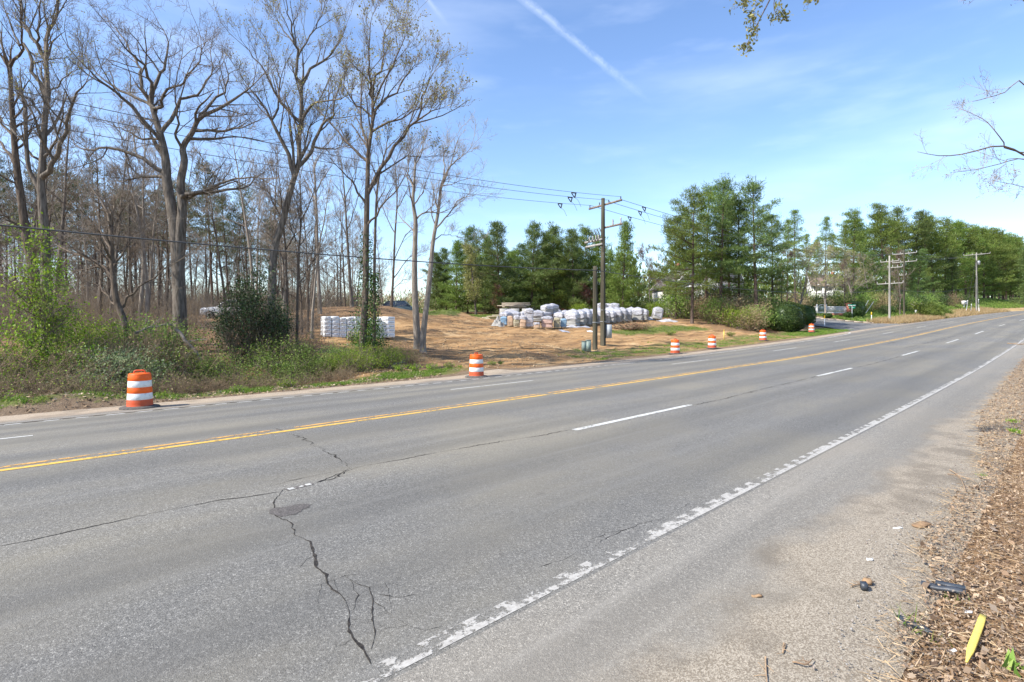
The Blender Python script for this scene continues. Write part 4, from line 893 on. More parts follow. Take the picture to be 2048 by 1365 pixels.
# fallen limbs and logs in the thicket
frng = np.random.default_rng(41)
for k, (x0, d0, z0, x1, d1, z1, r, lab) in enumerate([(268, 22.6, .25, 352, 23.4, .75, .05, 'pale fallen limb lying low behind the first traffic drum'), (290, 22.4, .12, 330, 22.6, .2, .04, 'short grey fallen branch near the first traffic drum'),
        (330, 26, .3, 398, 25.0, .25, .12, 'dark fallen trunk lying at the foot of the huge oak'), (270, 25.5, 1.6, 345, 26.2, 1.75, .055, 'bent dead branch arching beside the huge oak'), (352, 25, 1.9, 420, 24.2, .35, .07, 'dead limb slanting down from the huge oak to the ground'), (782, 22.4, .1, 812, 22.9, .22, .05, 'dark fallen branch by the grass at the lot entrance')]):
    a, b = np.array(gpt(x0, d0, z0)), np.array(gpt(x1, d1, z1)); m = (a + b) / 2 + UP * np.linalg.norm(b - a) * .05
    T_ = thing('fallen_branch', lab, 'branch', tuple(a)); q = smooth_poly([a - a, m - a, b - a], 8) + np.vstack([np.zeros(3), frng.normal(size=(6, 3)) * .03, np.zeros(3)])
    MB().tube(q, np.linspace(r, r * .45, 8), 7).build('stem', 'log_grey' if k != 2 else 'bark_brown', T_, True); fl = []; spread(frng, fl, fl, [], q, np.linspace(r, r * .4, 8), 2, cfg(n=[0, 0, 5, 3], lmin=.2, rmin=.005)); MB().tubes(fl).build('twigs', 'twig_grey', T_, True)

# ------------------------------------------------------------------ conifers and other trees on the right
WP = 'white pines behind the dirt lot'
wk = [pine(240 + k, 12, h0, Lm, nd, ['soft yellow-green pine with a wide crown in the row behind the dirt lot', 'bluish-green pine in the row behind the dirt lot', 'soft green pine with a bare lower trunk in the row behind the lot', 'green pine branching to the ground in the row behind the lot'][k], WP, 1.9, stub=5, top=[.6, .4, .5, .75][k]) for k, (h0, Lm, nd) in enumerate([(.08, .34, 'needle'), (.1, .31, 'needle_blue'), (.13, .35, 'needle'), (.05, .32, 'needle')])]
for x, Y, top in [(872, 84, 508), (893, 86, 500), (912, 80, 482), (935, 82, 458), (970, 86, 470), (1000, 79, 448), (1030, 86, 500), (1062, 80, 452), (1088, 86, 470), (1108, 82, 456), (1148, 80, 462), (1172, 84, 458), (1196, 83, 470), (1246, 78, 444), (1222, 92, 500), (1270, 92, 520), (1135, 95, 500), (880, 95, 520), (985, 96, 500), (1050, 94, 492), (1120, 94, 486), (1160, 98, 500), (1075, 98, 505), (1240, 98, 505), (955, 97, 505), (1020, 97, 505)]:
    p = on(x, Y); H = (CAMH + (YH - top) / F * Y) - p.z; k = int(prng.integers(0, 4)); wk[k].put(p, rot(), (H / 12 * prng.uniform(.85, 1.1),) * 2 + (H / 12,))
gk = [pine(250 + k, 16, h0, Lm, nd, ['large spreading green pine near the side street', 'large bluish-green pine with a tall bare trunk near the side street', 'large full yellow-green pine near the side street'][k], 'large pines near the side street', 1.7, stub=16, top=[.42, .55, .36][k]) for k, (h0, Lm, nd) in enumerate([(.26, .30, 'needle'), (.36, .25, 'needle_blue'), (.28, .29, 'needle')])]
for k, (x, Y, top) in enumerate([(1384, 66, 388), (1440, 68, 360), (1412, 72, 372), (1478, 70, 402), (1514, 67, 362), (1545, 74, 428), (1352, 76, 440), (1460, 78, 395)]):
    p = on(x, Y); H = (CAMH + (YH - top) / F * Y) - p.z; gk[k % 3].put(p, rot(), (H / 16 * prng.uniform(.9, 1.1),) * 2 + (H / 16,))
ek = [pine(256 + k, 17, h0, .15, 'needle', 'tall thin pine with foliage only near its top behind the entrance fence', 'thin pines behind the entrance fence', 1.2, stub=8, r=.16) for k, h0 in enumerate((.45, .58))]
for k, (x, Y, top) in enumerate([(1592, 92, 420), (1651, 98, 436), (1574, 96, 440), (1612, 108, 470), (1632, 118, 480), (1668, 112, 470), (1690, 122, 450)]):
    p = on(x, Y); H = (CAMH + (YH - top) / F * Y) - p.z; ek[k % 2].put(p, rot(), H / 17)
rk = [pine(262 + k, 20, h0, Lm, nd, ['bluish evergreen in the dense roadside wood up the hill', 'tall green evergreen in the dense roadside wood up the hill', 'broad green evergreen in the dense roadside wood up the hill'][k], 'evergreens in the wood up the hill', 1.1, stub=3, top=[.5, .35, .42][k], blade=(.30, .52, .085), clump=.36) for k, (h0, Lm, nd) in enumerate([(.1, .25, 'needle_blue'), (.14, .24, 'needle'), (.08, .26, 'needle')])]
for x, d, top in [(1706, 38, 424), (1740, 40, 428), (1770, 36, 412), (1798, 38, 418), (1822, 37, 424), (1846, 36, 440), (1868, 35, 436), (1890, 35, 440), (1912, 36, 446), (1932, 35, 450), (1950, 35, 455), (1968, 34, 458), (1984, 34, 463), (1998, 34, 466), (2012, 34, 470), (2026, 34, 474), (2038, 34, 478), (2052, 34, 482), (2068, 34, 486), (1976, 44, 462), (2006, 43, 470), (2032, 42, 478), (1780, 46, 440), (1856, 44, 446), (1900, 44, 450), (1940, 44, 458), (1975, 42, 468), (2012, 42, 476), (1725, 50, 440), (1835, 31, 500), (1905, 32, 500), (1755, 31, 505), (1990, 33, 520), (2020, 33, 520)]:
    t, d = XD(x, d); z = gz(t, d); Y = t * C + d * S; H = min(33, (CAMH + (YH - top) / F * Y) - z); rk[int(prng.integers(0, 3))].put((t, d, z), rot(), (H / 20 * prng.uniform(.95, 1.25),) * 2 + (H / 20,))
ol = bare_tree(270, 8.6, .16, 'bark_brown', 'twig_brown', cfg(n=[0, 6, 4, 3], rmin=.008), .12, 22, 'olive_tree', 'olive-yellow leafing tree in front of the pine row behind the lot', None, 'leaf_olive', 9000, .02, .13, .24); ol.root.pop('group', None)
ol.put(on(952, 74), 1.0, 1.02)
yl = bare_tree(271, 10.5, .17, 'bark_pale', 'twig_pale', cfg(n=[0, 6, 4, 3], rmin=.009), .22, 20, 'pale_tree', 'pale-barked tree with sparse yellowish leaves behind the clipped bush', None, 'leaf_olive', 3200, .03, .13, .34); yl.root.pop('group', None)
yl.put(on(1596, 76), 1.0, 1.0, 'pale-barked spreading tree with sparse yellowish leaves behind the clipped bush')
yl.put(on(1652, 93), 2.0, 1.1, 'thin pale-barked tree with sparse leaves behind the white fence'); yl.put(on(1708, 112), 3.3, 1.15, 'pale leafing tree behind the street sign'); yl.put(on(1738, 118), 4.5, 1.0, 'small pale leafing tree near the two close utility poles')
br = bare_tree(272, 10, .12, 'bark_grey', 'twig_brown', cfg(n=[0, 6, 5, 3], rmin=.009), .15, 20, 'bare_tree', 'reddish-brown bare tree between the pine groups', None, 'leaf_red', 1300, .03, .09); br.root.pop('group', None)
br.put(on(1302, 84), .4, 1.0, 'reddish-brown bare tree between the pine row and the large pines'); br.put(on(1328, 88), 2.4, .85, 'smaller reddish-brown bare tree next to the large pines'); br.put(on(1800, 108), 1.4, 1.2, 'bare brown tree behind the two close utility poles')
br.put(on(1560, 84), 3.0, 1.0, 'bare brown tree behind the large clipped bush'); br.put(on(1690, 104), 5.0, .95, 'bare brown tree behind the brick pillar')
pl = bare_tree(273, 4.2, .07, 'bark_brown', 'twig_brown', cfg(n=[0, 6, 4, 3], rmin=.007), .1, 18, 'plum_tree', '', None, 'leaf_red', 3800, .03, .1, .34); pl.root.pop('group', None)
pl.put(on(1168, 80), .3, 1.1, 'small dark red plum tree beside the tan house'); pl.put(on(1000, 79), 2.2, .9, 'small dark red plum tree under the pine row')
# shrubs under the trees on the right
RG = 'shrubs under the right-hand trees'
sr = [shrub(280, 3.4, 2.6, 'leaf_mid', 3400, .13, 'mid-green rounded shrub under the trees beyond the lot', RG, cl=.22), shrub(281, 3.2, 2.4, 'leaf_hedge', 3400, .13, 'dark green shrub under the trees beyond the lot', RG, cl=.22), shrub(282, 3.2, 2.2, 'leaf_bright', 3000, .12, 'bright green shrub under the trees beyond the lot', RG, cl=.22), shrub(283, 3.2, 2.4, 'leaf_tan', 2200, .12, 'brownish half-bare shrub under the trees beyond the lot', RG, 'bramble', 40, cl=.24)]
for x, Y, s_, k in [(1310, 78, .9, 2), (1330, 80, 1.1, 0), (1352, 76, 1.2, 0), (1290, 84, 1.1, 1), (1262, 86, .8, 0), (1410, 70, 1.2, 3), (1432, 67, 1.0, 0), (1455, 66, 1.0, 3), (1478, 64, 1.1, 2), (1500, 63, .95, 3), (1515, 64, .95, 0), (1465, 68, 1.5, 3), (1525, 66, 1.2, 3), (1440, 72, 1.4, 3), (1395, 76, 1.3, 1), (1366, 78, 1.1, 0), (1490, 70, 1.6, 3), (1530, 70, 1.5, 0), (1552, 74, 1.3, 1), (1630, 100, 1.4, 1), (1660, 106, 1.5, 1), (1680, 106, 1.3, 0), (1645, 104, 1.2, 3), (1700, 110, 1.3, 1), (1725, 108, 1.2, 0), (1745, 112, 1.3, 0), (1760, 110, 1.4, 3), (1735, 116, 1.6, 1), (1790, 114, 1.3, 1), (1812, 116, 1.2, 0), (1835, 118, 1.3, 1), (1850, 124, 1.2, 0), (1872, 130, 1.2, 1), (1770, 106, .8, 1), (925, 86, .7, 0), (980, 82, .7, 1), (1045, 86, .8, 1), (1090, 90, .8, 0), (1205, 88, .8, 1), (1158, 76, .7, 2), (1905, 140, 1.2, 3), (1930, 150, 1.2, 1), (1420, 82, 1.6, 1), (1480, 84, 1.8, 1), (1610, 108, 1.6, 0), (1590, 96, 1.5, 3)]:
    sr[k].put(on(x, Y), rot(), (s_, s_, s_ * prng.uniform(.85, 1.15)))
def clipped(seed, rx, ry, rz_, label, loc, n=15000, size=.10):
    rng = np.random.default_rng(seed); T_ = thing('clipped_bush', label, 'bush', loc)
    u = unit(rng.normal(size=(n, 3))); bumps = 1 + .05 * np.sin(u[:, 0] * 7 + 1) * np.sin(u[:, 1] * 6) + .035 * np.sin(u[:, 2] * 11 + u[:, 0] * 5)
    sq = np.array([rx, ry, rz_]); r = (1 - .13 * rng.random(n) ** 2)[:, None] * bumps[:, None]
    P = np.sign(u) * np.abs(u) ** .82 * sq * r; P[:, 2] += rz_ * .93; P = P[P[:, 2] > .02]; MB().leaves(P, rng, size, .7).build('foliage', 'leaf_hedge', T_)
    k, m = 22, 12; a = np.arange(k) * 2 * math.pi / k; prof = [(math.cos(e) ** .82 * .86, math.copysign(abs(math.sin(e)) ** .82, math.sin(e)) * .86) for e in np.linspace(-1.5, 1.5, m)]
    core = MB().lathe([(q[0], q[1]) for q in prof], k); core.v = [v * (rx, ry, rz_) + (0, 0, rz_ * .93) for v in core.v]; core.build('stems', 'leaf_dark', T_, True)  # solid dark core added so the bush is not see-through; no separate stems
clipped(300, 2.15, 1.9, 1.75, 'large round clipped evergreen bush beside the side street', on(1574, 64.5))
clipped(301, 1.5, 1.4, 1.35, 'smaller clipped evergreen bush behind the large one', on(1608, 74), 7000)
clipped(302, 1.75, 1.5, 1.45, 'round clipped bush behind the street sign', on(1711, 98), 7000)
clipped(303, 1.5, .8, .55, 'low flat clipped hedge beside the brick pillar', on(1699, 93.5), 5000)
clipped(304, .9, .6, .4, 'low clipped plant in front of the white fence', on(1655, 91), 2500)

# far wood and hedges on the skyline
def mass(name, seed, n, tr, dr, hr, mat_, label, blade_w=.5):
    rng = np.random.default_rng(seed); c_ = np.column_stack([rng.uniform(*tr, n // 40), rng.uniform(*dr, n // 40)]); hh = rng.uniform(*hr, n // 40); k = rng.integers(0, len(c_), n)
    t = c_[k, 0] + rng.normal(size=n) * 1.8; d = c_[k, 1] + rng.normal(size=n) * 1.8; z = G(t, d, False) + hh[k] * rng.beta(1.3, 1.5, n); D = unit(np.column_stack([rng.normal(size=n) * .5, rng.normal(size=n) * .5, np.ones(n)]))
    tag(MB().blades(np.column_stack([t, d, z]), D, rng.uniform(.8, 2.0, n), rng.uniform(.5, 1.2, n) * blade_w, rng).build(name, mat_), label, 'wood', kind='stuff')
mass('distant_wood', 310, 26000, (-120, 150), (150, 210), (4, 9), 'leaf_tan', 'far bare wood on the skyline beyond the lot', .35)
mass('distant_wood', 311, 9000, (-60, 190), (140, 200), (3, 6), 'leaf_mid', 'far green wood on the skyline beyond the lot', .5)
mass('distant_wood', 312, 26000, (-140, 25), (92, 130), (4, 9), 'twig_brown', 'grey mass of bare trees deep behind the wood', .16)
mass('distant_wood', 313, 20000, (300, 620), (20, 120), (8, 20), 'needle_blue', 'far evergreen wood where the road crests the hill', 1.1)
mass('distant_wood', 314, 12000, (90, 260), (60, 120), (6, 14), 'needle', 'evergreen wood beyond the side street houses', .6)

# ------------------------------------------------------------------ traffic drums
def make_drum():
    T_ = thing('traffic_drum', '', 'traffic drum', (0, 0, -50), 0, 'traffic drums along the far shoulder')
    MB().lathe([(.30, .0), (.47, .0), (.475, .02), (.45, .045), (.33, .065), (.30, .07)], 28, cap=False).build('rubber_base', 'rubber', T_, True)
    zs = [.05, .235, .405, .565, .735, .895]; rad = lambda z: .305 - .045 * (z - .05) / .85
    for k, (a, b) in enumerate(zip(zs[:-1], zs[1:])):
        prof = [(rad(a) + (.012 if k == 0 else -.004), a), (rad(a) + .004, a + .012), (rad((a + b) / 2) + .002, (a + b) / 2), (rad(b) + .002, b - .012), (rad(b) - .004, b)]
        MB().lathe(prof, 32, cap=False).build('orange_band' if k % 2 == 0 else 'white_band', ['drum_orange_dirty', 'reflective_white', 'drum_orange', 'reflective_white', 'drum_orange'][k], T_, True)
    MB().lathe([(.256, .892), (.262, .905), (.24, .925), (.15, .935), (.02, .94)], 32).build('lid', 'drum_orange', T_, True)
    h = MB().tube(smooth_poly([(-.13, 0, .925), (-.12, 0, .985), (-.06, 0, 1.0), (.06, 0, 1.0), (.12, 0, .985), (.13, 0, .925)], 16), .022, 8); h.build('handle', 'drum_orange_dirty', T_, True)
    return Kit(T_)
drum = make_drum()
for x, y, rz, lab in [(280, 817, .3, 'orange and white traffic drum beside the roadside thicket'), (953, 755, 1.2, 'orange and white traffic drum at the dirt entrance of the lot'), (1350.5, 708.5, .7, 'orange and white traffic drum with a scuffed lower band, first past the utility poles'),
                      (1424, 697.5, 2.0, 'orange and white traffic drum next to the yellow survey stake'), (1526, 682, .1, 'orange and white traffic drum in front of the large clipped bush'), (1623, 665.5, 1.0, 'orange and white traffic drum by the lawn at the side street corner')]:
    t, d = hit(x, y); drum.put((t, d, float(far_z(t, d - float(B(t))))), rz + RZ, 1.0, lab, (.0, .02 * math.sin(x)))

# ------------------------------------------------------------------ utility poles and wires
def pole_thing(label, loc, H, r0, r1, mat_, lean=(0, 0), name='utility_pole'):
    T_ = thing(name, label, 'utility pole', loc); n = 8; z = np.linspace(-.4, H, n)
    MB().tube(np.column_stack([lean[0] * z, lean[1] * z, z]), np.linspace(r0, r1, n), 12).build('pole', mat_, T_, True); return T_
def insul(T_, p, h=.28, r=.055, mat_='porcelain'):
    k = 8; prof = []
    for i in range(k): prof.append((r * (1 if i % 2 == 0 else .55), i * h / (k - 1)))
    MB().lathe(prof, 10, p).build('insulator', mat_, T_, True)
MPY = 42.0; mp_b = on(1206, MPY); MPH = (CAMH + (YH - 397) / F * MPY) - mp_b.z
MP = pole_thing('main wooden utility pole with crossarms and switchgear beside the grass verge', mp_b, MPH, .21, .135, 'pole_wood')
top = MPH
# crossarms run across the road (local y); the near end points to the camera side
def arm(T_, z, y0, y1, x=.17, w_=.12, mat_='arm_wood'): MB().bar((x, y0, z), (x, y1, z), .10, w_).build('crossarm', mat_, T_)
AX = np.array([-.25, -.968])    # direction of the arm in plan (towards the road side)
def armp(z, a, b, T_=MP, mat_='arm_wood', off=.17):
    n_p = np.array([-AX[1], AX[0]]) * off; p0 = np.array([*(AX * a + n_p), z]); p1 = np.array([*(AX * b + n_p), z]); MB().bar(p0, p1, .10, .13).build('crossarm', mat_, T_); return p0, p1
a0, a1 = armp(top - .45, -1.85, 1.85)
b0_, b1_ = armp(top - 2.15, -.3, 1.9)
NP = np.array([-AX[1], AX[0]])
for f in (-1.75, -.6, .45, 1.75): insul(MP, (AX[0] * f + NP[0] * .17, AX[1] * f + NP[1] * .17, top - .4), .22, .05, 'hardware')
for f in (.9, 1.75): insul(MP, (AX[0] * f + NP[0] * .17, AX[1] * f + NP[1] * .17, top - 2.1), .42, .075)
# switchgear rack on the wood side
rk0, rk1 = armp(top - 3.05, -1.9, .1, off=-.18, mat_='arm_grey'); armp(top - 3.4, -1.8, .1, off=-.18, mat_='arm_grey')
for f in (-1.35, -.95, -.6, -.3):
    MB().tube([(AX[0] * f + .1, AX[1] * f - .1, top - 3.0), (AX[0] * f + .16, AX[1] * f, top - 2.5), (AX[0] * f - .05, AX[1] * f + .05, top - 2.15)], [.05, .045, .02], 6).build('fuse_cutout', 'hardware', MP, True); insul(MP, (AX[0] * f - NP[0] * .18, AX[1] * f - NP[1] * .18, top - 2.98), .3, .06)
    MB().box((AX[0] * f - NP[0] * .18, AX[1] * f - NP[1] * .18, top - 3.02), (.16, .16, .14)).build('mount', 'hardware', MP)
MB().bar((.2, .1, top - 3.0), (.62, .3, top - 3.05), .05).bar((.62, .3, top - 3.05), (.62, .3, top - 3.85), .05).bar((.2, .1, top - 3.9), (.62, .3, top - 3.85), .05).bar((.2, .1, top - 3.0), (.62, .3, top - 3.85), .04).build('bracket', 'hardware', MP)
MB().tube(np.array([(-.16, -.16, .0), (-.14, -.14, 3), (-.12, -.12, 6), (-.1, -.1, top - 4)]), .06, 8).build('riser_conduit', 'pole_dark', MP, True)
MB().box((.33, -.27, 1.05), (.42, .34, 1.0), RZ).build('meter_cabinet', 'cabinet_grey', MP)
for zz in (1.75, 2.6): MB().lathe([(.245, zz), (.245, zz + .04)], 14, cap=False).build('strap', 'galvanised', MP)
SP_b = on(1190, 40.0); SPH = (CAMH + (YH - 533) / F * 40.0) - SP_b.z
SP = pole_thing('short weathered pole without crossarms standing next to the main pole', SP_b, SPH, .18, .15, 'pole_wood', (.004, 0)); MB().lathe([(.205, 1.9), (.205, 1.94)], 12, cap=False).build('strap', 'galvanised', SP)
def far_pole(label, x, ybase, ytop, d, mat_, arms, r=.17):
    t, dd = XD(x, d); z = gz(t, dd); Y = t * C + dd * S; H = CAMH + (YH - ytop) / F * Y - z; T_ = pole_thing(label, (t, dd, z), H, r, r * .68, mat_)
    for dz, a, b in arms:
        p0, p1 = armp(H - dz, a, b, T_, 'arm_grey', .14)
        for f in np.linspace(a, b, 4): insul(T_, (AX[0] * f + NP[0] * .14, AX[1] * f + NP[1] * .14, H - dz + .06), .3, .07)
    return T_, H, np.array([t, dd, z])
P1, H1, L1 = far_pole('grey utility pole with one low crossarm, nearer the road of the two close poles', 1779, 632, 512, 22.0, 'pole_grey', [(.9, -1.4, 1.3), (1.9, -.3, 1.8), (4.4, -1.9, 1.9)])
P2, H2, L2 = far_pole('tall utility pole with two crossarms beside the grey pole in dry grass', 1808, 626, 500, 24.0, 'pole_wood', [(.7, -2.0, 2.0), (2.2, -2.0, 2.0), (4.6, -.8, .3)])
P3, H3, L3 = far_pole('pale utility pole with a transformer can and guy wires up the hill', 1953, 612, 506, 21.5, 'pole_grey', [(.4, -2.6, 2.6)], .2)
MB().lathe([(.01, H3 - 2.9), (.3, H3 - 2.88), (.32, H3 - 2.0), (.2, H3 - 1.9), (.02, H3 - 1.85)], 14, (.45, -.35, 0)).build('transformer_can', 'galvanised', P3, True)
for k, (g0, g1) in enumerate((((-5.5, -1, 1.0), H3 - 1.6), ((-4.4, 1.5, .8), H3 - 1.4), ((-3.2, .8, .5), H3 - 5))):
    MB().tube([(0, 0, g1), g0], .035, 5).build('guy_wire', 'wire', P3); a = np.array(g0); MB().tube([a - (0, 0, .9), a + (np.array([0, 0, g1]) - a) * .17], .06, 6).build('guy_guard', 'trim_white', P3)
gt = thing('guy_anchor', 'pair of pale guy-wire guards slanting out of the shrubs by the street sign', 'guy wire', on(1722, 104))
MB().tube([(0, 0, -.2), (.8, -1.0, 2.4)], .038, 6).build('guy_guard', 'trim_white', gt); MB().tube([(.9, -.4, -.2), (1.9, -1.6, 2.2)], .038, 6).build('guy_guard', 'trim_white', gt)
mpb = np.array(mp_b)
def sagline(a, b, sag, n=40):
    u = np.linspace(0, 1, n)[:, None]; p = a + (b - a) * u; p[:, 2] -= (4 * sag * u * (1 - u))[:, 0]; return p
def wire(label, a, b, sag, r=.012, n=48):
    p = sagline(np.asarray(a, float), np.asarray(b, float), sag, n); T_ = tag(MB().tube(p - p[0], r, 5).build('power_line', 'wire', None, True), label, 'wire', 'overhead lines'); T_.location = tuple(p[0]); return T_
ends = [mpb + (AX[0] * f + NP[0] * .17, AX[1] * f + NP[1] * .17, MPH - .2) for f in (-1.7, .45, 1.75)]
WLB = ['thin overhead line running from the main pole over the wood, outermost of three', 'thin overhead line running from the main pole over the wood, middle of three', 'thin overhead line running from the main pole over the wood, on the road side']
for k, e in enumerate(ends): wire(WLB[k], e, np.array([-32 + k, e[1] - .6, e[2] - .6]), 1.75, .0125)
for k, e in enumerate(ends): wire('thin overhead line running from the main pole up the road, ' + ['outermost', 'middle', 'road side'][k] + ' of three', e - (0, 0, .1 * k), L2 + (AX[0] * (-1.9 + 1.9 * k), AX[1] * (-1.9 + 1.9 * k), H2 - .5), 1.9, .016)
for k in range(3): wire('line from the two-arm pole to the pole up the hill, ' + ['wood side', 'middle', 'road side'][k], L2 + (AX[0] * (-1.9 + 1.9 * k), AX[1] * (-1.9 + 1.9 * k), H2 - .5), L3 + (AX[0] * (-2.4 + 2.4 * k), AX[1] * (-2.4 + 2.4 * k), H3 - .25), 1.2, .022)
wire('thick black cable slung low across the wood to the short pole', np.array([-30, 23.8, 6.4]), np.array(SP_b) + (0, -.18, 5.55), .95, .028)
wire('thick black cable slung low from the short pole up the road', np.array(SP_b) + (0, -.18, 5.55), L1 + (0, -.2, 5.2), 1.1, .024)
wire('cable slung low between the grey pole and the pole up the hill', L1 + (0, -.2, 5.2), L3 + (0, -.2, 6.4), .9, .022)
# tap loops: triangular spacers hanging on the lines beside the pole
def tap(p, q, label):
    p, q = np.asarray(p, float), np.asarray(q, float); d = unit(q - p); T_ = thing('line_tap', label, 'line tap', tuple(p), 0, 'triangular taps on the lines at the main pole')
    MB().bar((0, 0, -.04), d * .50 + (0, 0, -.04), .05, .07).bar((0, 0, -.06), d * .32 + (0, 0, -.34), .04, .05).bar(d * .46 + (0, 0, -.06), d * .34 + (0, 0, -.34), .05, .07).build('spacer', 'hardware', T_)
    MB().tube(smooth_poly([d * .33 + (0, 0, -.34), d * .7 + (0, 0, -.5), d * 1.0 + (0, 0, -.9)], 8), .012, 4).build('jumper', 'wire', T_)
for k, e in enumerate(ends):
    far_l = np.array([-32 + k, e[1] - .6, e[2] - .6]); q = sagline(e, far_l, 1.75, 400); i = 18 + 6 * k; tap(q[i + 5], q[i], 'triangular tap hanging on a line on the wood side of the main pole')
    far_r = L2 + (AX[0] * (-1.9 + 1.9 * k), AX[1] * (-1.9 + 1.9 * k), H2 - .5); q = sagline(e - (0, 0, .1 * k), far_r, 1.9, 400); i = 12 + 5 * (2 - k); tap(q[i], q[i + 5], 'triangular tap hanging on a line on the uphill side of the main pole')
# pedestal boxes
t, d = hit(1171.5, 703); TB = thing('utility_pedestal', 'grey-green twin utility pedestal in the grass beside the short pole', 'utility box', (t, d, gz(t, d)), RZ)
MB().box((-.14, 0, .32), (.26, .34, .68)).build('cabinet', 'cabinet_green', TB); MB().box((.18, .03, .36), (.32, .40, .76)).build('cabinet', 'cabinet_green', TB); MB().box((.18, .03, .755), (.36, .44, .03)).build('lid', 'cabinet_green', TB); MB().box((-.14, 0, .675), (.30, .38, .03)).build('lid', 'cabinet_green', TB)

# ------------------------------------------------------------------ marker posts, stakes, sign, entrance fence
def marker(x, y, h, label):
    t, d = hit(x, y); T_ = thing('marker_post', label, 'marker post', (t, d, gz(t, d)), RZ); MB().tube([(0, 0, -.2), (0, 0, h * .68)], .055, 10).build('post', 'trim_white', T_, True)
    MB().lathe([(.06, h * .66), (.085, h * .68), (.085, h * .95), (.05, h), (.01, h + .01)], 10).build('cap', 'post_yellow', T_, True)
marker(1649, 652, 1.45, 'white marker post with yellow cap on the lawn at the side street'); marker(1743, 642, 1.4, 'white marker post with yellow cap at the edge of the dry grass')
t, d = hit(1448, 680); SK = thing('survey_stake', 'pale yellow survey stake standing in the grass beside the drums', 'stake', (t, d, gz(t, d)), RZ); MB().box((0, 0, .38), (.07, .035, .86)).build('shaft', 'stake_yellow', SK); MB().box((0, 0, .86), (.08, .04, .12)).build('tip', 'post_yellow', SK)
SSp = on(1704, 92.5); SS = thing('street_sign', 'green street name sign on a grey post at the side street corner', 'street sign', SSp, RZ)
SH = CAMH + (YH - 611) / F * 92.5 - SSp.z; MB().tube([(0, 0, -.3), (0, 0, SH)], .055, 8).build('post', 'galvanised', SS, True); MB().box((0, 0, SH - .05), (1.3, .03, .36)).build('name_plate', 'sign_green', SS); MB().box((.02, .01, SH - .42), (.03, 1.0, .30), .5).build('name_plate', 'sign_green', SS)
lt = MB()
for k in range(14):
    if k != 8: lt.box((-.56 + k * .083, -.02, SH - .06 + (.012 if k % 3 else 0)), (.05, .008, .13 if k % 3 else .17))
lt.build('lettering', 'trim_white', SS)
EF = thing('entrance_fence', 'low white lattice entrance fence ending in a red brick pillar', 'fence', on(1665, 95), RZ)
def px2l(x): return (x - 1665) / F * 95
MB().box((px2l(1697), 0, 1.0), (.62, .62, 2.1)).build('brick_pillar', 'brick_red', EF); MB().box((px2l(1697), 0, 2.1), (.74, .74, .12)).build('pillar_cap', 'brick_red', EF)
MB().box((px2l(1672), 0, .22), (px2l(1694) - px2l(1650), .35, .45)).build('brick_base', 'brick_red', EF)
for x in (1634, 1652): MB().box((px2l(x), 0, .95), (.2, .2, 1.75)).build('post', 'trim_white', EF); MB().lathe([(.11, 1.82), (.14, 1.86), (.08, 1.96), (.01, 2.0)], 10, (px2l(x), 0, 0)).build('finial', 'trim_white', EF)
for xa, xb in ((1628, 1633), (1635, 1651), (1653, 1693)):
    for zz in (.55, 1.55): MB().box(((px2l(xa) + px2l(xb)) / 2, 0, zz), (px2l(xb) - px2l(xa), .09, .11)).build('rail', 'trim_white', EF)
    n = max(2, int((px2l(xb) - px2l(xa)) / .16))
    for k in range(n): MB().box((px2l(xa) + (k + .5) * (px2l(xb) - px2l(xa)) / n, 0, 1.05), (.085, .03, .9)).build('picket', 'trim_white', EF)
MB().box((px2l(1643), -.06, 1.25), (1.1, .05, .75)).build('name_board', 'cabinet_green', EF); MB().tube(smooth_poly([(px2l(1637), 0, 1.6), (px2l(1640), 0, 1.85), (px2l(1647), 0, 1.85), (px2l(1650), 0, 1.6)], 12), .05, 6).build('arch', 'trim_white', EF)
E2 = thing('entrance_fence', 'short white lattice fence with a brick pillar half hidden by the large clipped bush', 'fence', on(1524, 66.5), RZ)
MB().box((.72, 0, .55), (.45, .45, 1.2)).build('brick_pillar', 'brick_red', E2)
for k in range(9): MB().box((-.75 + k * .15, 0, .95), (.08, .03, 1.2)).build('picket', 'trim_white', E2)
for zz in (.4, 1.5): MB().box((-.15, 0, zz), (1.4, .09, .1)).build('rail', 'trim_white', E2)
kk = np.column_stack([np.full(40, 97.4), np.linspace(20.5, 60, 40)]); kk[:8, 0] += np.linspace(4.5, 0, 8) ** 1.2
km = MB()
for a, b in zip(kk[:-1], kk[1:]): km.bar((*a, gz(*a) + .06), (*b, gz(*b) + .06), .2, .16)
tag(km.build('kerb', 'plank_pale'), kind='structure')
t, d = hit(1832, 627); CO = thing('concrete_marker', 'small pale concrete marker leaning in the dry grass below the poles', 'marker', (t, d, gz(t, d)), .4); CO.rotation_euler = (0, .25, .4); MB().box((0, 0, .35), (.38, .3, .95)).box((0, 0, .85), (.30, .24, .1)).build('block', 'trim_white', CO)
WM = thing('mail_cabinet', 'small white utility cabinet on a stand near the pole up the hill', 'utility box', on(1928, 145), RZ); MB().box((0, 0, .35), (.2, .2, .9)).build('stand', 'trim_white', WM); MB().box((0, 0, 1.2), (.95, .6, .95)).build('cabinet', 'trim_white', WM); MB().box((0, -.31, 1.25), (.4, .03, .4)).build('door', 'cabinet_grey', WM)

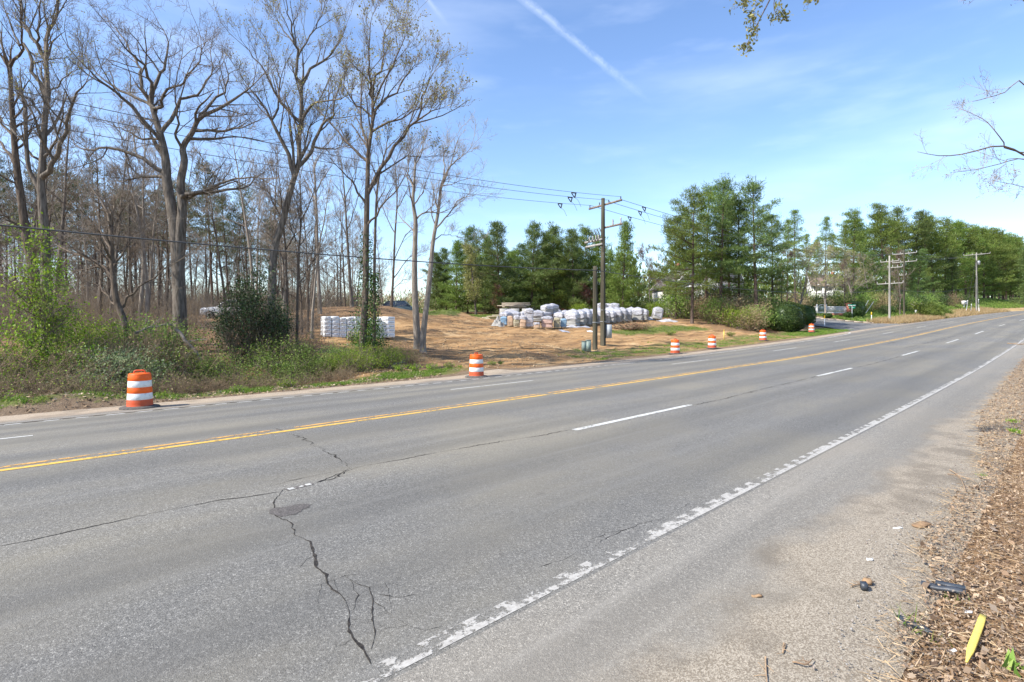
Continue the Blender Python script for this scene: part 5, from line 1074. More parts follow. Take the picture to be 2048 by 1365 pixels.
# ------------------------------------------------------------------ wrapped pallets in the lot
def load_mesh(rng, w_, dp, h, layers, peak=0.0, rough=.02, k=28, squar=.28):
    m = layers * 4; a = np.arange(k) * 2 * math.pi / k; ca, sa = np.cos(a), np.sin(a)
    ex = np.sign(ca) * np.abs(ca) ** squar * w_ / 2; ey = np.sign(sa) * np.abs(sa) ** squar * dp / 2; vs_ = []
    ph = rng.uniform(0, 6.28, 6); lay = rng.normal(size=(layers + 1, 2)) * rough * 1.6
    for i in range(m + 1):
        u = i / m; bul = .965 + .035 * abs(math.sin(u * layers * math.pi)); li = min(layers, int(u * layers)); tp = 1 - peak * max(0, (u - .68) / .32) ** 1.6 * .75
        n = 1 + rough * (np.sin(a * 3 + ph[0] + u * 9) + np.sin(a * 5 + ph[1] - u * 13) + .7 * np.sin(a * 9 + ph[2] + u * 21)) + rng.normal(size=k) * rough * .6
        vs_.append(np.column_stack([ex * bul * tp * n + lay[li, 0] * w_, ey * bul * tp * n + lay[li, 1] * dp, np.full(k, .12 + u * h) + rng.normal(size=k) * rough * .4]))
    v = np.concatenate(vs_); i, j = np.meshgrid(np.arange(m), np.arange(k), indexing='ij'); j2 = (j + 1) % k; mb = MB()
    q = np.stack([i * k + j, i * k + j2, (i + 1) * k + j2, (i + 1) * k + j], -1).reshape(-1, 4); c_ = vs_[-1].mean(0) + (0, 0, .05 + .1 * peak * h)
    return mb.add(np.vstack([v, c_]), q, [[m * k + w1, m * k + (w1 + 1) % k, (m + 1) * k] for w1 in range(k)])
def hood_mesh(rng, w_, dp, h, frac, peak):
    """loose plastic pulled over the top of a load"""
    k, m = 28, 10; a = np.arange(k) * 2 * math.pi / k; ca, sa = np.cos(a), np.sin(a); vs_ = []; ph = rng.uniform(0, 6.28, 4)
    edge = frac * (1 + .22 * np.sin(a * 2 + ph[0]) + .15 * np.sin(a * 5 + ph[1]))
    for i in range(m + 1):
        u = i / m; r = 1.05 if u < .5 else 1.05 * (1 - ((u - .5) / .5) ** 1.7 * (1 - .12)); z = h * (1 - edge * (1 - min(1, u * 2))) + (max(0, u - .5) * 2) ** .8 * (.08 + peak * .34) * h
        sq = .32 + .5 * max(0, u - .5); n = 1 + .03 * np.sin(a * 7 + ph[2] + u * 5) + rng.normal(size=k) * .018
        vs_.append(np.column_stack([np.sign(ca) * np.abs(ca) ** sq * w_ / 2 * r * n, np.sign(sa) * np.abs(sa) ** sq * dp / 2 * r * n, z + .12 + rng.normal(size=k) * .018]))
    v = np.concatenate(vs_); i, j = np.meshgrid(np.arange(m), np.arange(k), indexing='ij'); j2 = (j + 1) % k
    q = np.stack([i * k + j, i * k + j2, (i + 1) * k + j2, (i + 1) * k + j], -1).reshape(-1, 4)
    return MB().add(np.vstack([v, vs_[-1].mean(0)]), q, [[m * k + w1, m * k + (w1 + 1) % k, (m + 1) * k] for w1 in range(k)])
def pallet_parts(T_, w_, dp):
    for y in (-.42, 0, .42): MB().box((0, y * dp, .04), (w_, .1, .08)).build('bearer', 'pallet_wood', T_)
    for k in range(6): MB().box((-w_ / 2 + (k + .5) * w_ / 6, 0, .1), (w_ / 6 * .72, dp, .022)).build('deck_board', 'pallet_wood', T_)
def pallet(seed, label, w_, h, bagmat, hood=None, layers=6, peak=0.0, group=None, rough=.018):
    rng = np.random.default_rng(seed); T_ = thing('wrapped_pallet', label, 'pallet', (0, 0, -50), 0, group); pallet_parts(T_, w_, w_)
    load_mesh(rng, w_, w_, h, layers, peak, rough).build('bag_stack', bagmat, T_, True)
    if hood: hood_mesh(rng, w_, w_, h, hood, peak).build('plastic_hood', 'plastic_hood', T_, True)
    return Kit(T_)
LOT = [(1007.5, 653, 14, 18, 'bag_blue', None, 'blue plastic wrapped pallet at the end of the front row'), (1020.5, 653.6, 12, 20, 'bag_tan', None, 'tan paper wrapped pallet next to the end blue pallet'), (1033.5, 655, 13, 21, 'bag_olive', .25, 'olive and yellow bagged pallet with a plastic top'),
       (1046, 656.5, 13, 22, 'bag_tan', .3, 'pale pallet in front of the tallest wrapped stack'), (1058, 656.5, 19, 35, 'plastic_wrap', .2, 'tallest pale plastic wrapped stack in the front row'), (1073.5, 658, 13, 11, 'bag_tan', .4, 'low half-used pallet under torn plastic'),
       (1094, 658, 24, 22, 'bag_pink', .22, 'wide pinkish wrapped pallet in the front row'), (1113.5, 657.5, 13, 20, 'bag_olive', None, 'grey-olive wrapped pallet beside the wide pinkish one'), (1127, 657, 13, 18, 'bag_blue', None, 'blue wrapped pallet near the loose plastic sheet')]
for k, (x, y, wp, hp, bm, hood, lab) in enumerate(LOT):
    t, d = hit(x, y); Y = t * C + d * S; w_ = wp * Y / F * .92; h = hp * Y / F - .1; kt = pallet(400 + k, lab, w_, h, bm, hood, max(3, int(h / .16)), .12); kt.put((t, d, gz(t, d)), RZ + prng.normal() * .06)
BG = 'grey bulk bags under white plastic'
bags = [pallet(420 + k, 'grey bulk bag under white plastic in the long bag rows', 1.15, 1.1, 'bag_grey', .34, 6, .75, BG, .022) for k in range(4)]
rows = [(1146, 653.5), (1159, 652.5), (1171, 651.5), (1184, 650.5), (1196, 650), (1209, 649), (1221, 647.5), (1233, 646), (1243, 645.5), (1253, 645), (1264, 644), (1275.5, 643), (1287.5, 642)]
base_p = np.array([hit(x, y) for x, y in rows])
for k, (t, d) in enumerate(base_p):
    for rowi in range(3):
        if rowi == 2 and k % 3 == 0: continue
        tt, dd = t + .9 * rowi * FW[0] * 1.5 + .25 * rowi, d + .9 * rowi * FW[1] * 1.5
        s_ = prng.uniform(.9, 1.1); bags[int(prng.integers(0, 4))].put((tt, dd, gz(tt, dd)), RZ - .35 + prng.normal() * .1, (s_, s_, s_ * prng.uniform(.86, 1.05) * (1.0 if rowi < 2 else .92)))
for k, (x, Y, dz) in enumerate([(1090, 61, 0), (1076, 60, 0), (1104, 62, 0), (1120, 60, 0), (1134, 60, 0), (1096, 63.5, 0), (1012, 58, 0), (1030, 59, 0), (1020, 61, 0), (1048, 61, 0), (1066, 62, 0), (1094, 61.2, .75), (1104, 62.2, .7), (1112, 64, 0), (1130, 64, 0), (1146, 62, 0)]):
    p = on(x, Y); sv_ = prng.uniform(.85, 1.02); bags[k % 4].put((p.x, p.y, p.z + dz), rot(), (sv_, sv_, sv_ * .82))
w2 = pallet(430, '', 1.25, 1.1, 'plastic_wrap', .5, 5, .3)
for x, Y, dz, lab in [(1203, 70, .8, 'pale wrapped stack behind the bag rows, seen beside the main pole'), (1228, 70, .8, 'pinkish pale wrapped stack showing above the bag rows'), (1215, 70.5, .8, 'grey wrapped stack between the two stacks above the bag rows')]:
    p = on(x, Y); low = bags[1].put((p.x, p.y, p.z), .3, (1.1, 1.1, .55)); w2.put((p.x, p.y, p.z + dz - .02), RZ, .9, lab)
t, d = hit(1313, 640); kt = pallet(431, 'single leaning bulk bag under white plastic at the end of the rows', 1.1, 1.15, 'bag_grey', .75, 6, .6); kt.put((t, d, gz(t, d)), RZ, 1.0, None, (0, .16))
crn = np.random.default_rng(52)
def sheet_heap(label, x, y, w_, dp, h, mat_, seed):
    rng = np.random.default_rng(seed); t, d = hit(x, y); n = 18; u = np.linspace(-1, 1, n); A, Bq = np.meshgrid(u, u, indexing='ij'); r = np.sqrt(A ** 2 + Bq ** 2)
    z = h * np.clip(1 - r, 0, 1) ** .7 * (.6 + .4 * np.sin(A * 7 + seed) * np.cos(Bq * 6)) + rng.random((n, n)) * h * .3 * np.clip(1.2 - r, 0, 1); sc_ = np.clip(1.15 / np.maximum(r, .01), 0, 1) * (1 + .12 * np.sin(np.arctan2(Bq, A) * 5 + seed))
    X, Y_ = A * sc_ * w_ / 2, Bq * sc_ * dp / 2; wx = t + X * RT[0] + Y_ * FW[0]; wy = d + X * RT[1] + Y_ * FW[1]; zz = G(wx, wy) + .02 + z; i, j = np.meshgrid(np.arange(n - 1), np.arange(n - 1), indexing='ij')
    m = MB().add(np.stack([wx - t, wy - d, zz - gz(t, d)], -1).reshape(-1, 3), np.stack([i * n + j, (i + 1) * n + j, (i + 1) * n + j + 1, i * n + j + 1], -1).reshape(-1, 4)); o = m.build('plastic_sheet', mat_, None, True, (t, d, gz(t, d))); tag(o, label, 'plastic sheet')
sheet_heap('crumpled white plastic sheet lying in front of the bag row', 1150, 655, 2.6, 1.6, .16, 'plastic_hood', 3)
sheet_heap('scrap of pale plastic on the dirt in front of the blue pallet', 1128, 664, 1.0, .8, .10, 'plastic_hood', 4)
sheet_heap('loose white plastic heaped beside the leaning bag', 1298, 641, 1.3, 1.2, .5, 'plastic_hood', 5)
sheet_heap('grey tarpaulin scraps on the grass past the leaning bag', 1335, 643, 2.4, 1.6, .28, 'plastic_wrap', 6)
sheet_heap('small white scrap of plastic beside the short pole', 1181, 664, .6, .5, .08, 'paper', 7)
sheet_heap('dark bundle of sheeting at the end of the pallet row', 996, 652, 1.2, 1.0, .8, 'bag_grey', 8)
for nm, x, Y, nn, dz, lab in [('plank_stack', 998, 62, 14, 0, 'loose pile of pale planks at the back edge of the lot'), ('plank_stack', 1030, 61.5, 14, 1.35, 'long pale planks piled on top of the bags')]:
    p = on(x, Y); T_ = thing(nm, lab, 'planks', (p.x, p.y, p.z + dz), RZ)
    if dz:
        for xx in (-1.2, 0, 1.2): MB().box((xx, 0, -.7), (.9, .9, 1.36)).build('crate', 'bag_grey', T_)
    for k in range(nn):
        L = crn.uniform(1.8, 3.2); z = .05 + (k // 3) * .13; MB().box((crn.normal() * .35, crn.uniform(-.5, .5), z), (L, .22, .07), crn.normal() * .07).build('plank', 'plank_pale', T_)
t, d = hit(1262, 660); BP = thing('brush_pile', 'reddish-brown pile of cut brush on the lot behind the main pole', 'brush pile', (t, d, gz(t, d)), RZ); pl_ = []
for _ in range(260):
    b = np.array([crn.normal() * .85, crn.normal() * .4, abs(crn.normal()) * .22]); pl_.append((branch_poly(crn, b, unit(np.array([crn.normal(), crn.normal(), .35])), crn.uniform(.4, 1.1), .2, 0, 4), np.array([.022, .018, .013, .006]), 4))
MB().tubes(pl_).build('cut_branches', 'bramble', BP, True); MB().leaves(np.column_stack([crn.normal(size=700) * .8, crn.normal(size=700) * .4, np.abs(crn.normal(size=700)) * .3]), crn, .1).build('dead_leaves', 'leaf_red', BP)

# ------------------------------------------------------------------ white cartons, crate, broken pallet
t0_, d0_ = hit(644, 674); Yc = t0_ * C + d0_ * S; cw = 14.2 * Yc / F; ch = 41 * Yc / F; CG = 'white carton stacks in a row'
def carton_stack(label):
    T_ = thing('carton_stack', label, 'carton stack', (0, 0, -50), 0, CG); n = 5; hh = ch / n
    for k in range(n):
        m = MB(); z = .02 + k * hh; b = .02; w_ = cw * .93; dp = 1.15
        prof = [(-w_ / 2 + b, -dp / 2), (w_ / 2 - b, -dp / 2), (w_ / 2, -dp / 2 + b), (w_ / 2, dp / 2 - b), (w_ / 2 - b, dp / 2), (-w_ / 2 + b, dp / 2), (-w_ / 2, dp / 2 - b), (-w_ / 2, -dp / 2 + b)]
        lv = [(z, .97), (z + b, 1), (z + hh - b - .004, 1), (z + hh - .004, .97)]; v = [(x * s_, y * s_, zz) for zz, s_ in lv for x, y in prof]; q = [[i * 8 + j, i * 8 + (j + 1) % 8, (i + 1) * 8 + (j + 1) % 8, (i + 1) * 8 + j] for i in range(3) for j in range(8)]
        m.add(v, q, [[0, j + 1, j] for j in range(1, 7)] + [[24, 24 + j, 24 + j + 1] for j in range(1, 7)]); o = m.build('carton', 'carton_white', T_)
        pr = MB()
        for i in range(7): pr.box((-w_ * .3 + i * w_ * .1, -dp / 2 - .004, z + hh * .62), (w_ * .07, .006, .022 + .008 * (i % 2)))
        pr.build('print', 'carton_print', o)
    return Kit(T_)
cs_ = carton_stack('stack of white printed cartons standing in the row by the dirt bank'); e1 = np.array(hit(758, 676)); e0 = np.array([t0_, d0_]); nst = max(8, int(np.linalg.norm(e1 - e0) / cw)); ang = math.atan2(*(e1 - e0)[::-1])
for k in range(nst): q = e0 + (e1 - e0) * (k + .5) / nst; cs_.put((q[0], q[1], gz(*q)), ang + prng.normal() * .02, (1, 1, prng.uniform(.97, 1.03)))
CGB = cs_.put((*(e1 + (e1 - e0) / nst * .9), gz(*e1)), ang + .45, (1.5, 1.0, 1.06), 'wrapped white carton stack turned at the end of the row, half behind ivy'); 
t, d = hit(767.5, 676); CRT = thing('wooden_crate', 'small grey-brown crate with an open dark front beside the end carton stack', 'crate', (t, d - .3, gz(t, d)), ang + .3)
MB().box((0, .28, .25), (.42, .03, .5)).box((-.2, 0, .25), (.03, .55, .5)).box((.2, 0, .25), (.03, .55, .5)).build('panel', 'log_grey', CRT); MB().box((0, 0, .515), (.46, .6, .03)).build('top', 'log_grey', CRT); MB().box((0, 0, .0), (.42, .55, .03)).build('floor', 'log_grey', CRT)
t, d = hit(708, 684); BPL = thing('broken_pallet', 'grey weathered pallet leaning up in front of the white cartons', 'pallet', (t, d, gz(t, d)), RZ + .2)
for k in range(7): MB().box((-.33 + k * .11, k * .012, .3), (.075, .03, .62 + .05 * math.sin(k * 2.1))).build('slat', 'log_grey', BPL)
for zz in (.1, .48): MB().box((0, .07, zz), (.8, .05, .07), .1).build('rail', 'log_grey', BPL)

# ------------------------------------------------------------------ cars
def car(label, paint_, loc, rz):
    T_ = thing('parked_car', label, 'car', loc, rz); W = .88
    secs = [(-2.25, .45, .78, .80), (-2.15, .32, .92, .93), (-1.3, .28, 1.0, 1.0), (-.75, .28, 1.02, 1.0), (.2, .28, 1.02, 1.0), (1.2, .28, 1.04, 1.0), (2.1, .32, 1.04, .95), (2.25, .45, .95, .85)]; v = []; k = 10
    for x, z0, z1, s_ in secs:
        hw = W * s_; v += [(x, -hw * .9, z0), (x, -hw, z0 + .15), (x, -hw, (z0 + z1) / 2), (x, -hw * .97, z1 - .06), (x, -hw * .86, z1), (x, hw * .86, z1), (x, hw * .97, z1 - .06), (x, hw, (z0 + z1) / 2), (x, hw, z0 + .15), (x, hw * .9, z0)]
    n = len(secs); q = [[i * k + j, i * k + (j + 1) % k, (i + 1) * k + (j + 1) % k, (i + 1) * k + j] for i in range(n - 1) for j in range(k)]; cap = [[0, j + 1, j] for j in range(1, k - 1)] + [[(n - 1) * k, (n - 1) * k + j, (n - 1) * k + j + 1] for j in range(1, k - 1)]
    MB().add(v, q, cap).build('body', paint_, T_, False)
    cb = [(-.95, 1.0, .8), (-.25, 1.58, .68), (1.5, 1.60, .68), (2.1, 1.03, .8)]
    MB().add([(x, s_ * h, z) for x, z, h in cb for s_ in (-1, 1)], [[2, 4, 5, 3]]).add([(-.25, -.68, 1.6), (1.5, -.68, 1.62), (1.5, .68, 1.62), (-.25, .68, 1.6)], [[0, 1, 2, 3]]).build('roof', paint_, T_)
    for s_ in (-1, 1):
        MB().add([(-.9, s_ * .82, 1.02), (-.25, s_ * .69, 1.57), (.55, s_ * .69, 1.59), (.55, s_ * .83, 1.03)], [[0, 1, 2, 3]]).build('side_window', 'glass', T_); MB().add([(.62, s_ * .83, 1.03), (.62, s_ * .69, 1.59), (1.45, s_ * .69, 1.6), (2.0, s_ * .81, 1.04)], [[0, 1, 2, 3]]).build('side_window', 'glass', T_)
        MB().bar((-.95, s_ * .82, 1.01), (-.25, s_ * .69, 1.59), .06).bar((.585, s_ * .83, 1.02), (.585, s_ * .69, 1.6), .07).bar((1.5, s_ * .69, 1.6), (2.08, s_ * .81, 1.03), .08).bar((-.25, s_ * .69, 1.59), (1.5, s_ * .69, 1.61), .05).build('pillar', paint_, T_)
        MB().box((-2.2, s_ * .6, .72), (.08, .3, .16)).build('headlight', 'porcelain', T_); MB().box((-.72, s_ * .95, 1.05), (.12, .18, .13)).build('mirror', paint_, T_)
        for x in (-1.45, 1.4):
            w_ = MB().lathe([(.2, -.1), (.33, -.1), (.35, -.06), (.35, .06), (.33, .1), (.2, .1)], 20); w_.v = [np.column_stack([a[:, 0] + x, a[:, 2] + s_ * .8, a[:, 1] + .34]) for a in w_.v]; o = w_.build('wheel', 'tyre', T_, True)
            r_ = MB().lathe([(.02, .0), (.2, .02), (.21, .0)], 14); r_.v = [np.column_stack([a[:, 0] + x, s_ * (a[:, 2] + .885), a[:, 1] + .34]) for a in r_.v]; r_.build('rim', 'galvanised', o, True)
    MB().add([(-.97, -.78, 1.01), (-.97, .78, 1.01), (-.27, .66, 1.58), (-.27, -.66, 1.58)], [[0, 1, 2, 3]]).add([(2.12, -.78, 1.03), (2.12, .78, 1.03), (1.53, .66, 1.6), (1.53, -.66, 1.6)], [[0, 1, 2, 3]]).build('windscreen', 'glass', T_); return T_
p = on(462, 49); car('white car parked among the trees, half hidden by the holly', 'car_white', p, RZ + .25)
p = on(782, 60); car('dark green car roof showing behind the dirt bank', 'car_green', p, RZ + .1)

# ------------------------------------------------------------------ houses behind the trees
def house(label, loc, rz, L, W, hw, hr, wall, roof, wins, door=None, over=.4):
    T_ = thing('house', label, 'house', loc, rz)
    MB().box((0, 0, hw / 2 - .5), (L, W, hw + 1)).build('wall', wall, T_)
    for s_ in (-1, 1): MB().add([(s_ * L / 2, -W / 2, hw), (s_ * L / 2, W / 2, hw), (s_ * L / 2, 0, hw + hr)], None, [[0, 1, 2]]).build('gable', wall, T_)
    rf = MB(); e = W / 2 + over; k = hr * over / (W / 2)
    for s_ in (-1, 1): a = np.array([[-L / 2 - over, s_ * e, hw - k], [L / 2 + over, s_ * e, hw - k], [L / 2 + over, 0, hw + hr], [-L / 2 - over, 0, hw + hr]]); rf.add(np.vstack([a, a + (0, 0, .14)]), [[0, 1, 2, 3], [7, 6, 5, 4], [0, 4, 5, 1], [1, 5, 6, 2], [3, 2, 6, 7], [0, 3, 7, 4]])
    r_ = rf.build('roof', roof, T_); MB().box((L * .25, .5, hw + hr + .3), (.8, .6, 1.2)).build('chimney', 'brick_red', r_)
    for s_ in (-1, 1): MB().bar((-s_ * 0 + L / 2 * s_ + .42 * s_, -e, hw - k), (L / 2 * s_ + .42 * s_, 0, hw + hr), .05, .25).bar((L / 2 * s_ + .42 * s_, e, hw - k), (L / 2 * s_ + .42 * s_, 0, hw + hr), .05, .25).build('barge_board', 'trim_white', T_)
    for face, u, z, w_, h in wins:
        f = lambda a, b, dd, sx, sz, dp: ((a, -W / 2 - dd, b), (sx, dp, sz)) if face == 'f' else ((-L / 2 - dd, a, b), (dp, sx, sz))
        c_, s_ = f(u, z, .03, w_ + .16, h + .16, .08); o = MB().box(c_, s_).build('window', 'trim_white', T_); c_, s_ = f(u, z, .08, w_, h, .04); MB().box(c_, s_).build('pane', 'glass', o); c_, s_ = f(u, z, .11, .05, h, .03); MB().box(c_, s_).build('mullion', 'trim_white', o)
        for q in (-1, 1): c_, s_ = f(u + q * (w_ / 2 + .28), z, .03, .34, h + .1, .05); MB().box(c_, s_).build('shutter', 'shutter_dark', T_)
    MB().box((L / 2 - .08, -W / 2 - .05, hw / 2), (.16, .12, hw)).build('corner_trim', 'trim_white', T_)
    if door: MB().box((door, -W / 2 - .04, 1.05), (1.1, .1, 2.1)).build('door', 'brick_red', T_)
    return T_
p = on(1118, 100); house('tan sided two-storey house with dark shutters behind the pines', (p.x, p.y, p.z - 1.2), RZ + .12, 9, 8, 5.4, 2.4, 'siding_tan', 'roof_shingle', [('f', 2.4, 4.1, 1.0, 1.5), ('f', -.6, 4.1, .9, 1.5), ('f', -3.2, 4.1, .9, 1.5), ('f', 2.4, 1.3, 1.0, 1.5), ('f', -2.9, 1.3, 1.0, 1.5)], .2)
p = on(1372, 92); house('white house with a steep front gable behind the large pines', (p.x, p.y, p.z - .4), RZ + math.pi / 2 + .1, 9, 8, 4.6, 3.4, 'siding_white', 'roof_shingle', [('s', -2, 3.4, 1.0, 1.5), ('s', 2, 3.6, 1.0, 1.5), ('s', 0, 6.2, .9, 1.1), ('f', 0, 3.6, 1.0, 1.5)])
p = on(1425, 108); house('pale house with a long roof partly seen between the large pines', (p.x, p.y, p.z), RZ - .1, 9, 8, 4.6, 2.6, 'siding_white', 'roof_shingle', [('f', -2.6, 3.2, 1, 1.4), ('f', 0, 3.2, 1, 1.4), ('f', 2.6, 3.2, 1, 1.4)])
p = on(1650, 156); house('pale house with a brown roof behind the entrance trees', (p.x, p.y, p.z - 1.5), RZ - .3, 8, 8, 4.6, 3.0, 'siding_white', 'roof_brown', [('f', -2.5, 4.0, 1, 1.5), ('f', 0, 4.0, 1, 1.5), ('f', 2.5, 4.0, 1, 1.5)])

# ------------------------------------------------------------------ trees on the camera's side of the road, their branches reaching into view
def near_tree(name, label, base, H, r, limbs, bark, twig, conf, seed, leafmat, leafn, leafsize, nb=7):
    rng = np.random.default_rng(seed); b = np.array([base[0], base[1], gz(*base)]); T_ = thing(name, label, 'tree', tuple(b)); thick, fine_, tips = [], [], []
    q = branch_poly(rng, np.array([0, 0, -.3]), UP.copy(), H, .03, .03, 12); rad = np.linspace(r, r * .2, 12); thick.append((q, rad, 10))
    for px, Ys, r0, r1 in limbs:
        w_ = np.array([at(x, y, Y) for (x, y), Y in zip(px, Ys)]) - b; hgt = min(max(1.5, w_[0][2] - 1.2), H * .9); i = hgt / H * 11; i0 = min(int(i), 10); root = q[i0] + (q[i0 + 1] - q[i0]) * (i - i0)
        r0 *= .6; full = smooth_poly(np.vstack([root, root * .45 + w_[0] * .55 + (0, 0, .25), w_]), 16); rr = np.linspace(r0, r1, 16); thick.append((full, rr, 6))
        spread(rng, fine_, fine_, tips, full[6:], rr[6:], 0, conf)
    t2 = []
    for k in range(nb):
        u = .35 + .62 * (k + rng.uniform()) / nb; i = min(int(u * 11), 10); away = unit(np.array([rng.normal() * .7 + .2, -1.0 + rng.normal() * .5, .7])); e = branch_poly(rng, q[i], away, H * .3 * rng.uniform(.7, 1.2), .12, .06, 7); rr = np.linspace(rad[i] * .45, .012, 7); thick.append((e, rr, 5)); spread(rng, fine_, fine_, t2, e, rr, 1, cfg(n=[0, 5, 4, 3]))
    MB().tubes(thick).build('trunk', bark, T_, True); MB().tubes(fine_).build('crown', twig, T_, True)
    tp = np.array(tips); n1 = int(leafn * .75); P = tp[rng.integers(0, len(tp), n1)] + rng.normal(size=(n1, 3)) * .03; t2 = np.array(t2); P = np.vstack([P, t2[rng.integers(0, len(t2), leafn - n1)] + rng.normal(size=(leafn - n1, 3)) * .05]); MB().leaves(P, rng, leafsize, .55).build('young_leaves', leafmat, T_)
near_tree('roadside_tree', 'roadside tree whose bare fine branches reach in over the near shoulder', (22.5, -4.6), 13, .22,
    [([(2110, 345), (2040, 305), (1995, 292), (1930, 308), (1880, 312), (1835, 304)], (14.5, 14.2, 14, 13.8, 13.6, 13.5), .06, .006), ([(2040, 305), (2005, 280), (1975, 245), (1945, 228), (1920, 218)], (14.2, 14, 14, 14.1, 14.2), .035, .005), ([(2120, 260), (2048, 165), (2010, 185), (1960, 200), (1945, 203)], (14, 13.5, 13.4, 13.3, 13.2), .035, .005),
     ([(2120, 340), (2048, 318), (2000, 328), (1950, 340), (1905, 345)], (13.6, 13.2, 13, 13, 13), .03, .005), ([(2130, 400), (2060, 378), (2020, 368), (1985, 362)], (13, 12.6, 12.4, 12.3), .025, .004), ([(2048, 318), (2010, 330), (1985, 348)], (13, 12.8, 12.7), .02, .004), ([(2100, 30), (2045, 0), (2000, -12), (1960, 0)], (12, 11.6, 11.4, 11.3), .02, .004)],
    'twig_brown', 'twig_pale', cfg(levels=3, n=[7, 5, 3], ratio=[.34, .45, .45], ang=(22, 58), rmin=.0028, lmin=.12, lift=.03, wig=.10, up=.02, split=0), 501, 'twig_brown', 420, .035)
near_tree('roadside_tree', 'leafing roadside tree whose tip of yellow-green leaves hangs into view overhead', (12.5, -3.2), 12, .2,
    [([(1680, -160), (1580, -70), (1540, 0), (1520, 38), (1508, 62), (1492, 92)], (8.4, 8.2, 8.0, 8.0, 8.0, 8.0), .03, .003), ([(1620, -110), (1540, -60), (1500, -12), (1480, 12)], (8.3, 8.1, 8, 8), .02, .003), ([(1590, -80), (1555, -20), (1548, 18), (1562, 36)], (8.3, 8.1, 8, 8), .02, .003), ([(1690, -130), (1640, -40), (1622, 0)], (8.3, 8.1, 8), .02, .003), ([(1600, -100), (1500, -70), (1455, -8)], (8.2, 8, 7.9), .02, .003), ([(1545, -30), (1515, 10), (1505, 30)], (8.1, 8, 8), .012, .003)],
    'bark_brown', 'twig_brown', cfg(levels=2, n=[6, 4], ratio=[.16, .5], ang=(25, 65), rmin=.002, lmin=.06, lift=-.1, wig=.12, up=-.03, split=0, **{'from': [.55, .2]}), 502, 'leaf_olive', 950, .05)

# ------------------------------------------------------------------ leaf litter, gravel and rubbish on the near shoulder
lr = np.random.default_rng(61)
def edge_of_litter(t): return np.interp(t, [2, 5, 6.5, 8, 10, 13, 16, 24, 36, 60], [.55, .72, .92, .95, .80, 1.15, 1.45, 1.6, 1.8, 1.9]) + .05 * np.sin(t * 3.1) + .03 * np.sin(t * 7.3)
def near_z(t, d): return np.maximum(G(t, d), np.where(d > .75, road_z(t, d) - .05 * sm(1.3 - d, 0, .55), -9))
def scatter(n, t0, t1, pw, dmin, fe):
    t = t0 + (t1 - t0) * lr.random(n) ** pw; lo = np.maximum(dmin, .045 * t - .9); hi = edge_of_litter(t) + fe; d = lo + (hi - lo) * lr.random(n) ** .9; return t, d
t, d = scatter(95000, 2.4, 42, 1.8, -1.0, .10); P = np.column_stack([t, d, near_z(t, d) + lr.random(len(t)) ** 2 * .05 + .004])
big = lr.random(len(t)) < .07
mb = MB(); mb.leaves(P[~big], lr, .023, .42, .5, .7); mb.leaves(P[big], lr, .048, .6, .45, .6); tag(mb.build('leaf_litter', 'litter_leaf'), 'brown dead leaves and wood chips covering the near verge', 'leaf litter', kind='stuff')
t, d = scatter(13000, 2.4, 30, 1.8, -.9, .22); a = lr.uniform(0, 6.28, len(t)); D = unit(np.column_stack([np.cos(a), np.sin(a), lr.normal(size=len(t)) * .15]))
mb = MB().blades(np.column_stack([t, d, near_z(t, d) + .008 + lr.random(len(t)) * .035]), D, lr.uniform(.04, .22, len(t)), lr.uniform(.003, .007, len(t)), lr); tag(mb.build('straw', 'straw'), 'dry straw and pine needles strewn over the near verge', 'straw', kind='stuff')
n = 7000; t = 2.2 + 28 * lr.random(n) ** 1.8; d = edge_of_litter(t) + .7 * lr.random(n) ** 1.2 - .2; z = near_z(t, d); sz = .003 + .008 * lr.random(n) ** 4
oc = np.array([[1, 0, 0], [0, 1, 0], [-1, 0, 0], [0, -1, 0], [0, 0, .8], [0, 0, -.5]], float); ot = np.array([[0, 1, 4], [1, 2, 4], [2, 3, 4], [3, 0, 4], [1, 0, 5], [2, 1, 5], [3, 2, 5], [0, 3, 5]])
V = (oc[None] * (1 + .35 * lr.normal(size=(n, 6, 1))) * sz[:, None, None]) + np.column_stack([t, d, z + sz * .3])[:, None]; mb = MB(); mb.add(V.reshape(-1, 3), None, (ot[None] + (np.arange(n) * 6)[:, None, None]).reshape(-1, 3)); tag(mb.build('gravel', 'pebble'), 'loose grit and small stones on the near shoulder', 'gravel', kind='stuff')
def near_pt(x, y, dz=0.0): t, d = hit(x, y); return np.array([t, d, float(near_z(t, d)) + dz])
def flat_bar(name, label, cat, pa, pb, w_, h, mat_, dz=.0, bev=.25, point=0.0):
    a, b = near_pt(*pa, h / 2 + dz), near_pt(*pb, h / 2 + dz); c_ = (a + b) / 2; L = np.linalg.norm(b - a); x = unit(b - a); y = unit(np.cross(UP, x)); z = np.cross(x, y); T_ = thing(name, label, cat, tuple(c_))
    k = 11; u = np.linspace(-1, 1, k); ww = w_ * (1 - bev * np.abs(u) ** 6) * (1 - point * np.clip((u - .55) / .45, 0, 1)); vs_ = []
    for ui, wi in zip(u, ww): c0 = x * ui * L / 2 + z * .006 * math.sin(ui * 3); vs_ += [c0 - y * wi / 2 - z * h / 2, c0 + y * wi / 2 - z * h / 2, c0 + y * wi / 2 * .93 + z * h / 2, c0 - y * wi / 2 * .93 + z * h / 2]
    q = [[i * 4 + j, i * 4 + (j + 1) % 4, (i + 1) * 4 + (j + 1) % 4, (i + 1) * 4 + j] for i in range(k - 1) for j in range(4)] + [[0, 3, 2, 1], [4 * k - 4, 4 * k - 3, 4 * k - 2, 4 * k - 1]]; MB().add(vs_, q).build('strip', mat_, T_); return T_, c_, x, y, L
